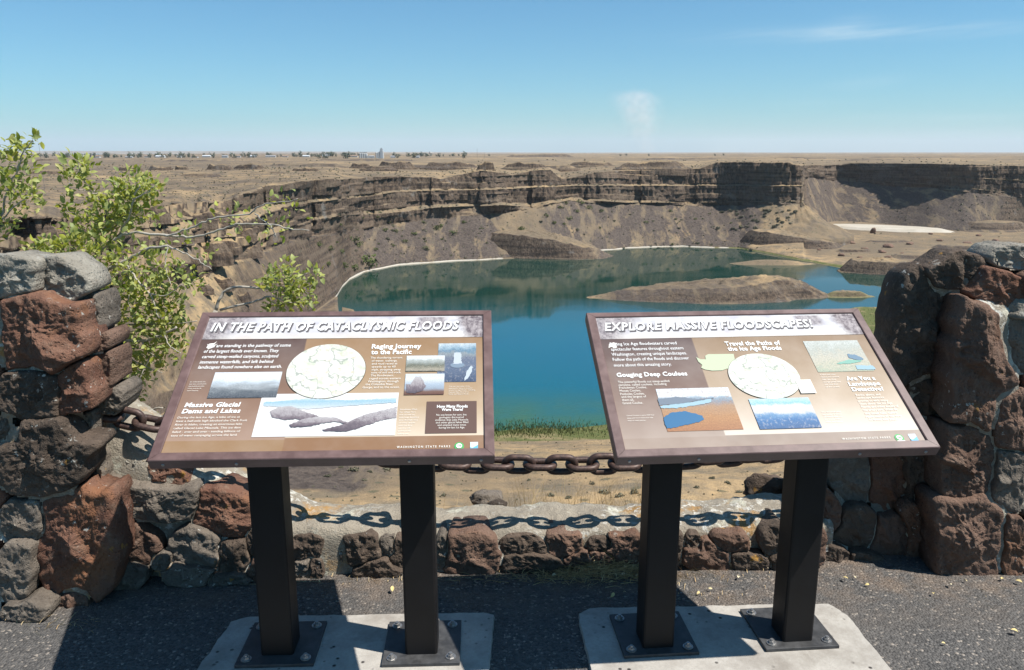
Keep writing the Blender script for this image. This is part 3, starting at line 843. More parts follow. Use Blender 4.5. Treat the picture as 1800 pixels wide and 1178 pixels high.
def masonry(parent, items, gap=1.5, reach=1.32, top=None):
    """fitted rubble: every stone grows from its centre until it meets its neighbours' joints.
    items: (u, v, w, h, y, kind, seed, tilt)"""
    C_ = np.array([[i[0], i[1], i[2] / 2.0, i[3] / 2.0, i[7]] for i in items], float)
    def dist(uv, q):
        du, dv = uv[..., 0] - C_[q, 0], uv[..., 1] - C_[q, 1]
        c, s_ = math.cos(C_[q, 4]), math.sin(C_[q, 4])
        a_, b_ = du * c + dv * s_, -du * s_ + dv * c
        return (np.abs(a_ / C_[q, 2]) ** 2.6 + np.abs(b_ / C_[q, 3]) ** 2.6) ** (1 / 2.6)
    for q, it in enumerate(items):
        u, v, w, h, y, kind, seed, tilt = it
        rs_ = np.random.RandomState(seed)
        big = w * h > 7000
        nth, nrg = (150, 34) if big else (90, 20)
        th = np.linspace(0, 2 * np.pi, nth, endpoint=False)
        tt = np.linspace(0.02, 2.2, 140)
        dirs = np.stack([np.cos(th) * w / 2, np.sin(th) * h / 2], -1)
        uv = np.array([u, v]) + tt[None, :, None] * dirs[:, None, :]
        # jitter of the joint lines
        jit = 7.0 * np.stack([fbm(np.concatenate([uv / 22.0, uv[..., :1] * 0 + 1], -1), 2, 5), fbm(np.concatenate([uv / 26.0, uv[..., :1] * 0 + 7], -1), 2, 6)], -1)
        own = dist(uv + jit, q)
        oth = np.full(own.shape, 99.0)
        for k_ in range(len(items)):
            if k_ != q and abs(C_[k_, 0] - u) < w + C_[k_, 2] * 2.5 and abs(C_[k_, 1] - v) < h + C_[k_, 3] * 2.5:
                oth = np.minimum(oth, dist(uv + jit, k_))
        bad = (own > oth) | (own > reach)
        if top is not None:
            bad |= uv[..., 1] + 0.4 * jit[..., 1] < np.interp(uv[..., 0], top[0], top[1])
        idx = np.where(bad.any(axis=1), bad.argmax(axis=1), tt.size - 1)
        R0 = tt[idx]
        Lpx = np.linalg.norm(dirs, axis=1)
        R0 = np.maximum(R0 - gap / Lpx, 0.12)
        R0 = smoothwrap(R0, 1)
        R0 = R0 * (1 - 0.05 * np.abs(fbm(np.stack([np.cos(th) * 6, np.sin(th) * 6, 0 * th + seed], -1), 3, seed + 7)))
        rr_ = np.concatenate([np.linspace(0.0, 0.8, nrg - 9)[1:], [0.86, 0.91, 0.95, 0.98, 1.0]])
        UVs = np.array([u, v]) + (rr_[:, None] * R0[None, :])[..., None] * dirs[None, :, :]
        UVs = np.concatenate([np.full((1, nth, 2), (u, v)), UVs], 0)
        rfull = np.concatenate([[0], rr_])[:, None] + 0 * th[None, :]
        m = mpp(y, 0.5)
        size = min(w, h) * m / 2
        # relief: lowest of a few tilted fracture planes, rounded to the joint
        X_, Z_ = (UVs[..., 0] - u) * m, -(UVs[..., 1] - v) * m
        H = np.full(X_.shape, size * rs_.uniform(0.42, 0.56))
        for p_ in range(7):
            ang = rs_.uniform(0, 6.28); sl_0 = rs_.uniform(0.15, 1.1)
            H = np.minimum(H, size * rs_.uniform(0.30, 0.55) - sl_0 * (X_ * math.cos(ang) + Z_ * math.sin(ang)) * 0.9)
        edge = np.sqrt(np.clip(1 - rfull ** 16, 0, 1))
        H = np.clip(H, size * 0.10, None) * (0.32 + 0.68 * edge)
        q3 = np.stack([X_, Z_, H], -1)
        wav = 0.10
        H = H + (0.16 * size * 0.45 * fbm(q3 / (size * 1.1), 3, seed) + 0.012 * (1 - 2.2 * np.abs(fbm(q3 / 0.045, 4, seed + 3, 0.6))) * (0.4 + edge * 0.6) + 0.0035 * fbm(q3 / 0.009, 3, seed + 4)) * np.clip(edge + 0.15, 0, 1)
        yy = y + size * 0.30 - np.minimum(H, 0.16)
        base = at(u, v, y)
        r_ = np.stack([UVs[..., 0] - 900.0, FPX * CP - (UVs[..., 1] - 589.0) * SP, -FPX * SP - (UVs[..., 1] - 589.0) * CP], -1)
        Pw = r_ * (y / r_[..., 1])[..., None] + np.array([0, 0, CAMH])
        Pw[..., 1] = yy
        back = [Pw[-1] * 1.0, Pw[-1] * 1.0]
        cen = Pw[0, 0]
        back[0] = back[0] + (back[0] - cen) * 0.01; back[0][:, 1] = y + size * 0.35 + 0.03
        back[1] = cen + (back[1] - cen) * 0.92; back[1][:, 1] = y + size * 0.35 + 0.16
        last = np.repeat(cen[None, :], nth, 0); last[:, 1] = y + size * 0.35 + 0.17
        Pw = np.concatenate([Pw, np.stack(back + [last])], 0)
        Pw[..., 2] = np.maximum(Pw[..., 2], -0.03)
        me = mesh_np('stone', Pw.reshape(-1, 3) - np.array(parent.location), grid_faces(len(Pw), nth, True)[:, ::-1], True)
        mobj('stone', me, ST[kind], parent)
    # mortar bedding that fills the joints a little behind the faces
    u0, u1 = C_[:, 0].min() - 40, C_[:, 0].max() + 40
    v0_, v1_ = C_[:, 1].min() - 40, C_[:, 1].max() + 40
    gu, gv = np.arange(u0, u1, 4.0), np.arange(v0_, v1_, 4.0)
    GU, GV = np.meshgrid(gu, gv)
    uv = np.stack([GU, GV], -1)
    best = np.full(GU.shape, 99.0); wsum = np.zeros(GU.shape); ysum = np.zeros(GU.shape)
    for q, it in enumerate(items):
        d = dist(uv, q)
        best = np.minimum(best, d)
        w_ = np.exp(-4.0 * np.minimum(d, 6)) + 1e-12
        wsum += w_; ysum += w_ * (it[4] + 0.20 * min(it[2], it[3]) * mpp(it[4], 0.5) / 2)
    Y = ysum / wsum + 0.006 + 0.010 * fbm(np.stack([GU / 12, GV / 12, 0 * GU], -1), 4, 77)
    if top is not None:
        best = np.where(GV < np.interp(GU, top[0], top[1]), 99.0, best)
    keep = best < 1.10
    r_ = np.stack([GU - 900.0, FPX * CP - (GV - 589.0) * SP, -FPX * SP - (GV - 589.0) * CP], -1)
    Pw = r_ * (Y / r_[..., 1])[..., None] + np.array([0, 0, CAMH])
    keep &= Pw[..., 2] > -0.04
    nc = len(gu)
    Fm = grid_faces(len(gv), nc)
    kf = keep.ravel()[Fm].all(axis=1)
    Fm = Fm[kf]
    used, inv = np.unique(Fm, return_inverse=True)
    Vm = Pw.reshape(-1, 3)[used] - np.array(parent.location)
    Fm = inv.reshape(-1, 4)
    n_v = len(Vm)
    Vb = Vm + np.array([0, 0.15, 0])
    mobj('mortar_joint', mesh_np('mortar_joint', np.concatenate([Vm, Vb]), np.concatenate([Fm[:, ::-1], Fm + n_v]), True), M_MORT, parent)
def smoothwrap(a, n):
    b = np.concatenate([a[-n:], a, a[:n]])
    return np.convolve(b, np.ones(2 * n + 1) / (2 * n + 1), mode='valid')
def lump(parent, name, c, sx, sy, sz, mat, seed, boxy=5.0, rough=0.07, cuts=5, sub=5):
    p, F = stone_mesh(name, sx, sy, sz, seed, sub, rough, cuts, boxy)
    return mobj(name, mesh_np(name, p + np.array(c) - np.array(parent.location), F, True), mat, parent)

# left pillar
LP = empty('stone_pillar', (-1.95, 2.9, 0))
tag(LP, 'mortared stone pillar with a pale rounded top beside the leafy shrub', 'pillar')
lump(LP, 'mortar_core', (-2.10, 3.01, 0.50), 0.56, 0.37, 0.60, M_MORT, 301)
lump(LP, 'cap_stone', (-2.20, 3.02, 1.00), 0.50, 0.28, 0.22, ST['pale'], 303, 3.0, 0.16, 7)
LPS = []
for a in (
    (58, 588, 140, 136, 2.62, 'red', 311, 0.1, 10), (14, 490, 100, 62, 2.66, 'pale', 337, 0.05, 9), (98, 500, 84, 66, 2.72, 'pale', 339, 0.55, 9),
    (150, 560, 40, 66, 2.78, 'grey', 312, 0.1, 8), (166, 606, 36, 32, 2.76, 'brown', 313, 0, 9), (170, 654, 38, 66, 2.77, 'brown', 314, 0, 9),
    (48, 695, 110, 78, 2.62, 'dark', 315, 0, 9), (125, 692, 58, 82, 2.64, 'red', 316, 0.1, 10), (186, 706, 42, 42, 2.8, 'grey', 317, 0, 8),
    (134, 754, 46, 52, 2.74, 'grey', 318, 0, 8), (62, 815, 158, 118, 2.58, 'dark', 319, 0.2, 8), (32, 922, 82, 66, 2.6, 'grey', 320, 0, 6),
    (127, 957, 118, 186, 2.60, 'red', 321, -0.06, 13), (18, 1010, 52, 96, 2.56, 'grey', 322, 0, 10), (38, 1078, 66, 30, 2.52, 'grey', 323, 0, 8),
    (122, 1066, 60, 44, 2.62, 'brown', 324, 0, 9), (0, 760, 50, 60, 2.66, 'grey', 325, 0, 8), (160, 838, 34, 60, 2.76, 'grey', 338, 0, 8),
    (-70, 600, 130, 150, 2.64, 'brown', 326, 0, 9), (-75, 760, 120, 150, 2.62, 'grey', 327, 0, 9), (-70, 920, 130, 150, 2.6, 'red', 328, 0, 9), (-60, 1050, 120, 100, 2.58, 'dark', 329, 0, 9), (-80, 490, 110, 60, 2.68, 'pale', 330, 0, 9), (-190, 590, 110, 150, 2.7, 'dark', 331, 0, 9), (-190, 750, 110, 150, 2.68, 'red', 332, 0, 9), (-190, 910, 110, 150, 2.66, 'grey', 333, 0, 9), (-185, 1050, 110, 110, 2.64, 'brown', 334, 0, 9)):
    LPS.append(a[:8])
masonry(LP, LPS)

# low wall between the pillars
LW = empty('low_stone_wall', (0, 3.0, 0))
tag(LW, 'low rubble wall with a lichened top under the hanging chain', 'wall')
xs = np.linspace(-1.75, 1.30, 240)
hx = np.interp(xs, [-1.75, -1.62, -1.47, -1.25, -1.05, -0.84, -0.3, 0.9, 1.2, 1.35, 1.75], [0.72, 0.66, 0.55, 0.40, 0.29, 0.19, 0.150, 0.155, 0.165, 0.16, 0.1])
fy = np.interp(xs, [-1.75, -1.0, -0.2, 0.5, 1.75], [2.84, 2.83, 2.875, 2.91, 3.0])
by = np.interp(xs, [-1.75, -0.8, 0.2, 1.0, 1.75], [3.22, 3.13, 3.18, 3.24, 3.3])
prof = [(0.0, -0.1), (0.0, 0.3), (0.0, 0.6), (0.0, 0.82), (0.02, 0.93), (0.07, 1.0), (0.16, 1.03), (0.25, 1.05), (0.35, 1.06), (0.45, 1.07), (0.55, 1.07), (0.65, 1.07), (0.75, 1.06), (0.85, 1.04), (0.94, 0.97), (1.0, 0.8), (1.03, 0.2), (1.04, -0.8)]
VW = []
for a, b in prof:
    VW.append(np.stack([xs, fy + (by - fy) * a, hx * b], -1))
VW = np.array(VW)
dn = fbm(VW * np.array([7, 7, 9]), 5, 341)
d2 = fbm(VW * 26, 3, 342)
VW[..., 2] += (0.034 * dn + 0.010 * d2) * np.array([max(0, p[1]) for p in prof])[:, None]
VW[..., 1] += 0.016 * fbm(VW * 8 + 9, 4, 343)
mobj('mortar_cap', mesh_np('mortar_cap', VW.reshape(-1, 3) - np.array(LW.location), grid_faces(len(prof), len(xs)), True), M_MORT, LW)
LWS = []
for a in (
    # sloping wing beside the left pillar
    (266, 888, 156, 58, 2.77, 'grey', 401, 0.05), (278, 838, 96, 50, 2.84, 'red', 402, 0.35), (388, 910, 100, 78, 2.80, 'red', 403, 0.3), (168, 868, 58, 44, 2.76, 'grey', 404, 0.0),
    (229, 962, 84, 62, 2.76, 'brown', 405, 0.3), (342, 970, 92, 68, 2.77, 'grey', 406, 0), (408, 985, 56, 78, 2.78, 'dark', 407, 0), (282, 990, 34, 32, 2.75, 'grey', 408, 0), (326, 1013, 84, 36, 2.75, 'grey', 409, 0.05),
    (400, 1020, 70, 24, 2.76, 'grey', 410, 0), (215, 1015, 66, 50, 2.73, 'grey', 411, 0), (228, 812, 56, 46, 2.85, 'pale', 412, 0.3), (236, 770, 66, 40, 2.92, 'pale', 413, 0.4), (460, 960, 60, 54, 2.8, 'dark', 414, 0), (465, 1005, 60, 42, 2.78, 'brown', 415, 0),
    # face of the low wall
    (540, 966, 62, 44, 2.83, 'dark', 421, 0), (531, 999, 42, 32, 2.82, 'grey', 422, 0), (558, 1003, 26, 40, 2.82, 'dark', 423, 0), (590, 985, 40, 66, 2.86, 'dark', 424, 0), (632, 972, 74, 52, 2.83, 'dark', 425, 0), (664, 1003, 84, 36, 2.82, 'dark', 426, -0.1),
    (682, 962, 32, 32, 2.85, 'grey', 427, 0), (700, 978, 28, 54, 2.85, 'dark', 428, 0), (740, 975, 60, 60, 2.85, 'grey', 429, 0), (778, 974, 26, 54, 2.86, 'grey', 430, 0), (826, 980, 104, 66, 2.84, 'brown', 431, 0.03), (921, 963, 84, 34, 2.87, 'dark', 432, 0.05),
    (938, 992, 108, 40, 2.85, 'dark', 433, 0.05), (993, 958, 60, 52, 2.87, 'brown', 434, 0), (1015, 984, 50, 26, 2.86, 'brown', 435, 0), (1063, 961, 52, 24, 2.88, 'dark', 436, 0), (1100, 968, 78, 48, 2.87, 'brown', 437, 0), (1056, 985, 46, 22, 2.87, 'brown', 438, 0),
    (1170, 968, 66, 56, 2.88, 'dark', 439, 0), (1219, 953, 32, 22, 2.90, 'dark', 440, 0), (1243, 980, 86, 48, 2.88, 'brown', 441, 0.05), (1288, 957, 60, 36, 2.89, 'brown', 442, 0), (1317, 988, 76, 28, 2.88, 'dark', 443, 0.1), (1362, 955, 46, 50, 2.89, 'dark', 444, 0), (1372, 990, 40, 30, 2.88, 'dark', 445, 0),
    (1420, 965, 66, 70, 2.88, 'brown', 446, 0), (1416, 900, 60, 50, 2.95, 'dark', 447, 0)):
    LWS.append(a)
masonry(LW, LWS, 1.6, 1.18, ([150, 200, 260, 430, 520, 700, 1000, 1300, 1500], [700, 745, 800, 875, 938, 940, 940, 938, 880]))

# right pillar and its shaded wing
RP = empty('stone_pillar', (1.95, 3.0, 0))
tag(RP, 'craggy dark red stone pillar behind the corner of the right sign', 'pillar')
lump(RP, 'mortar_core', (2.24, 3.22, 0.48), 0.54, 0.33, 0.58, M_MORT, 351)
lump(RP, 'mortar_core', (1.52, 3.32, 0.20), 0.26, 0.22, 0.36, M_MORT, 352)
lump(RP, 'cap_stone', (2.16, 3.10, 1.05), 0.42, 0.26, 0.16, ST['pale'], 353, 2.6, 0.12, 6)
RPS = []
for a in (
    (1640, 590, 104, 200, 3.0, 'dark', 501, 0.05, 9), (1682, 484, 96, 56, 2.98, 'dark', 502, -0.35, 12), (1731, 642, 118, 215, 2.84, 'brown', 503, 0.08, 10), (1760, 515, 100, 60, 2.92, 'red', 504, 0.35, 10),
    (1785, 742, 60, 105, 2.86, 'brown', 505, 0, 10), (1702, 822, 106, 128, 2.86, 'brown', 506, 0.2, 10), (1708, 944, 130, 142, 2.82, 'brown', 507, -0.05, 11), (1778, 846, 58, 112, 2.86, 'grey', 508, 0, 10), (1787, 962, 46, 96, 2.84, 'brown', 509, 0, 10),
    (1632, 805, 70, 160, 3.02, 'dark', 510, 0, 9), (1622, 952, 66, 124, 2.98, 'brown', 511, 0, 10), (1562, 852, 70, 96, 3.06, 'red', 512, 0.1, 9), (1508, 930, 74, 76, 3.0, 'dark', 513, 0, 9), (1500, 848, 66, 84, 3.06, 'grey', 514, 0, 8), (1570, 956, 72, 92, 3.0, 'brown', 515, 0, 9),
    (1470, 985, 60, 40, 2.95, 'dark', 516, 0, 9), (1528, 992, 80, 38, 2.95, 'dark', 517, 0, 9), (1640, 700, 80, 90, 3.03, 'dark', 519, 0, 8), (1790, 600, 60, 110, 2.9, 'grey', 520, 0, 9), (1455, 905, 50, 70, 3.0, 'brown', 523, 0, 9),
    (1880, 560, 130, 160, 2.88, 'brown', 524, 0, 9), (1880, 720, 120, 160, 2.86, 'red', 525, 0, 9), (1870, 880, 130, 150, 2.86, 'dark', 526, 0, 9), (1870, 990, 120, 90, 2.84, 'brown', 527, 0, 9), (1800, 455, 90, 40, 2.98, 'pale', 528, 0, 9), (1900, 470, 100, 50, 2.96, 'pale', 529, 0, 9),
    (2000, 560, 120, 150, 2.92, 'dark', 530, 0, 9), (2005, 710, 110, 140, 2.9, 'brown', 531, 0, 9), (1995, 860, 120, 150, 2.9, 'brown', 532, 0, 9), (2000, 985, 110, 90, 2.88, 'grey', 533, 0, 9), (2100, 610, 90, 190, 3.05, 'brown', 534, 0, 9), (2100, 800, 90, 170, 3.03, 'dark', 535, 0, 9), (2095, 950, 90, 130, 3.0, 'brown', 536, 0, 9), (2010, 470, 110, 50, 3.0, 'grey', 537, 0, 9)):
    RPS.append(a[:8])
masonry(RP, RPS)

# loose rocks lying on the brink behind the wall
for i, (u, v, w, h, y, kd, lb) in enumerate(((1348, 858, 76, 50, 3.45, 'dark', 'dark boulder behind the wall in the shade of the right pillar'), (852, 878, 62, 22, 3.55, 'grey', 'small grey rock lying behind the wall beside the dry grass'), (875, 886, 40, 16, 3.4, 'dark', 'smallest dark rock touching the back of the wall'))):
    c = at(u, v, y); m = mpp(y)
    p, F = stone_mesh('rock', w * m / 2, 0.7 * w * m / 2, h * m / 2 * 1.2, 600 + i, 4, 0.14)
    tag(mobj('rock', mesh_np('rock', p, F, True), ST[kd], None, c), lb, 'rock')

# ---------------------------------------------------------------- chain
CH = empty('iron_chain', (0, 2.93, 0.44))
tag(CH, 'heavy rusty iron chain hanging between the two stone pillars', 'chain')
def link_mesh(L=0.136, Wd=0.094, d=0.0265, n=44, m=12):
    a, b = (L - d) / 2, (Wd - d) / 2           # centre line: stadium
    st = a - b
    pts = []
    for i in range(n):
        f = i / n
        per = 2 * math.pi * b + 4 * st
        s = f * per
        if s < 2 * st: p = (-st + s, b); t = (1, 0)
        elif s < 2 * st + math.pi * b:
            q = (s - 2 * st) / b; p = (st + b * math.sin(q), b * math.cos(q)); t = (math.cos(q), -math.sin(q))
        elif s < 4 * st + math.pi * b: p = (st - (s - 2 * st - math.pi * b), -b); t = (-1, 0)
        else:
            q = (s - 4 * st - math.pi * b) / b; p = (-st - b * math.sin(q), -b * math.cos(q)); t = (-math.cos(q), math.sin(q))
        nrm = (-t[1], t[0])
        pts.append([(p[0] + nrm[0] * d / 2 * math.cos(w), p[1] + nrm[1] * d / 2 * math.cos(w), d / 2 * math.sin(w)) for w in np.linspace(0, 2 * math.pi, m, endpoint=False)])
    V = np.array(pts).reshape(-1, 3)
    F = grid_faces(n, m, True).tolist()
    for j in range(m):
        F.append([(n - 1) * m + j, (n - 1) * m + (j + 1) % m, (j + 1) % m, j])
    return mesh_np('link', V, np.array(F)[:, ::-1], True)
lm = link_mesh()
A0, A1 = at(148, 716, 2.86), at(1590, 745, 3.02)
# parabola in height through the lowest point near x = 0
npt = 400
f = np.linspace(0, 1, npt)
cx = A0[0] + (A1[0] - A0[0]) * f
cy = 2.86 + 0.10 * f - 0.0
cz = A0[2] + (A1[2] - A0[2]) * f
low = 0.437
sag = ((A0[2] + A1[2]) / 2 - low)
cz = cz - sag * (1 - (2 * f - 1) ** 2) ** 0.92 
CPTS = np.stack([cx, cy, cz], -1)
sl_ = np.concatenate([[0], np.cumsum(np.linalg.norm(np.diff(CPTS, axis=0), axis=1))])
pitch_ = 0.083
nl = int(sl_[-1] / pitch_)
for i in range(nl + 1):
    s = i * pitch_
    p = np.array([np.interp(s, sl_, CPTS[:, j]) for j in range(3)])
    q = np.array([np.interp(s + 0.01, sl_, CPTS[:, j]) for j in range(3)])
    t = Vector(q - p).normalized()
    if t.length < 0.5:
        t = Vector((1, 0, 0.3)).normalized()
    o = mobj('link', lm, M_CHAIN, CH)
    up = Vector((0, 0, 1)); side = t.cross(up).normalized(); up2 = side.cross(t)
    ang = (math.radians(12) if i % 2 == 0 else math.radians(96)) + 0.12 * math.sin(i * 2.3)
    yv = up2 * math.cos(ang) + side * math.sin(ang)
    zv = t.cross(yv)
    M = Matrix((t, yv, zv)).transposed().to_4x4()
    M.translation = Vector(p) - CH.location
    o.matrix_basis = M

# ---------------------------------------------------------------- the two interpretive signs
def print_mat(name, stops_l, stops_r, split, slant, half_h):
    """printed panel ground: two brown areas, each fading from top to bottom, with a darker foot band"""
    k = NT(name)
    P = k.coord('UV')
    sx = k.n('ShaderNodeSeparateXYZ', Vector=P)
    def ramp(st):
        nd = k.n('ShaderNodeValToRGB', Fac=sx.outputs['Y'])
        e = nd.color_ramp.elements
        e[0].position = st[0][0]; e[0].color = st[0][1] + (1,)
        e[1].position = st[-1][0]; e[1].color = st[-1][1] + (1,)
        for p_, c_ in st[1:-1]:
            q = e.new(p_); q.color = c_ + (1,)
        return nd.outputs['Color']
    side = k.ramp(sx.outputs['X'], split - 0.002, split + 0.002)
    c = k.mix(side, ramp(stops_l), ramp(stops_r))
    n = k.noise(k.coord('Object'), 6.0, 4, 0.6)
    c = k.mix(k.ramp(n, 0.4, 0.8, 0, 0.12), c, (0.6, 0.55, 0.5))
    return k.done(c, k.ramp(n, 0.3, 0.7, 0.28, 0.4), None, 0.4)
def pic_mat(name, stops, dist, scale, stretch=(1, 1, 1), grain=None, gs=60.0):
    """printed picture: horizontal tones broken up like a landscape photograph"""
    k = NT(name)
    uv = k.coord('UV')
    st = k.n('ShaderNodeMapping', Vector=uv); st.inputs['Scale'].default_value = stretch
    st.inputs['Location'].default_value = (len(name) * 1.7, scale, 0)
    n = k.noise(st.outputs[0], scale, 6, 0.66)
    y = k.n('ShaderNodeSeparateXYZ', Vector=uv).outputs['Y']
    f = k.math('ADD', y, k.math('MULTIPLY', k.math('SUBTRACT', n, 0.5), dist))
    nd = k.n('ShaderNodeValToRGB', Fac=f)
    e = nd.color_ramp.elements
    stops = [(p_, tuple(0.80 * x_ for x_ in c_)) for p_, c_ in stops]
    e[0].position = stops[0][0]; e[0].color = stops[0][1] + (1,)
    e[1].position = stops[-1][0]; e[1].color = stops[-1][1] + (1,)
    for p_, c_ in stops[1:-1]:
        q = e.new(p_); q.color = c_ + (1,)
    c = nd.outputs['Color']
    if grain:
        g2 = k.noise(st.outputs[0], gs, 4, 0.7)
        c = k.mix(k.ramp(g2, 0.52, 0.66, 0, grain[1]), c, grain[0])
    g3 = k.noise(st.outputs[0], 30.0, 5, 0.75)
    c = k.mix(k.ramp(g3, 0.35, 0.62, 0.38, 0.0), c, (0.02, 0.02, 0.025))
    return k.done(c, 0.32, None, 0.4)
WHITE = flat('white_print', (0.80, 0.79, 0.77), 0.4)
CREAM = flat('cream_print', (0.70, 0.66, 0.60), 0.4)
SHADE = flat('grey_print', (0.11, 0.10, 0.105), 0.4)
DARKB = flat('dark_brown_print', (0.115, 0.072, 0.060), 0.35)
INK = flat('dark_ink', (0.05, 0.045, 0.04), 0.4)
LGREEN = flat('pale_green_print', (0.42, 0.46, 0.32), 0.4)
GREEN = flat('green_print', (0.07, 0.33, 0.10), 0.4)
BLUE = flat('blue_print', (0.12, 0.36, 0.55), 0.4)
SKYB = flat('sky_print', (0.55, 0.70, 0.80), 0.4)
ROCKP = flat('rock_print', (0.24, 0.20, 0.20), 0.45)
def map_mat():
    k = NT('map_print')
    uv = k.coord('UV')
    n = k.noise(uv, 5.0, 5, 0.65)
    n2 = k.noise(uv, 14.0, 3, 0.6)
    c = k.mix(k.ramp(n, 0.5, 0.72, 0, 0.8), (0.56, 0.55, 0.50), (0.36, 0.42, 0.28))
    c = k.mix(k.ramp(n2, 0.56, 0.72, 0, 0.6), c, (0.40, 0.33, 0.20))
    ln = k.math('ABSOLUTE', k.math('SUBTRACT', k.noise(uv, 3.0, 3, 0.5), 0.5))
    c = k.mix(k.ramp(ln, 0.005, 0.016, 0.6, 0), c, (0.16, 0.20, 0.17))
    return k.done(c, 0.35, None, 0.4)
M_MAP = map_mat()
def banner_mat():
    k = NT('banner_print')
    uv = k.coord('UV')
    s_ = k.n('ShaderNodeSeparateXYZ', Vector=uv)
    x, y = s_.outputs['X'], s_.outputs['Y']
    m1 = k.n('ShaderNodeMapping', Vector=uv); m1.inputs['Scale'].default_value = (9, 2.0, 1)
    n = k.noise(m1.outputs[0], 1.2, 6, 0.62)
    c = k.mix(k.ramp(n, 0.42, 0.68, 0, 0.9), (0.54, 0.53, 0.53), (0.36, 0.35, 0.40))
    c = k.mix(k.math('MULTIPLY', k.ramp(y, 0.0, 0.35, 0.8, 0), k.ramp(n, 0.3, 0.6)), c, (0.55, 0.48, 0.41))
    m2 = k.n('ShaderNodeMapping', Vector=uv); m2.inputs['Scale'].default_value = (34, 3.2, 1)
    r = k.noise(m2.outputs[0], 1.6, 5, 0.7)
    rock = k.mix(k.ramp(r, 0.38, 0.62), (0.09, 0.07, 0.08), (0.36, 0.32, 0.32))
    ed = k.math('ADD', x, k.math('MULTIPLY', k.math('SUBTRACT', n, 0.5), 0.10))
    ed2 = k.math('ADD', ed, k.math('MULTIPLY', y, 0.03))
    right = k.ramp(ed2, 0.925, 0.955)
    left = k.math('MULTIPLY', k.ramp(k.math('SUBTRACT', ed, k.math('MULTIPLY', y, 0.10)), 0.02, 0.10, 1, 0), 0.85)
    mesa = k.math('MULTIPLY', k.ramp(k.math('ABSOLUTE', k.math('SUBTRACT', x, 0.815)), 0.04, 0.06, 1, 0), k.ramp(y, 0.40, 0.55))
    mesa = k.math('MULTIPLY', mesa, k.ramp(y, 0.93, 0.96, 0.8, 0))
    c = k.mix(k.math('MAXIMUM', k.math('MAXIMUM', right, left), mesa), c, rock)
    return k.done(c, 0.35, None, 0.4)
M_BANNER = banner_mat()

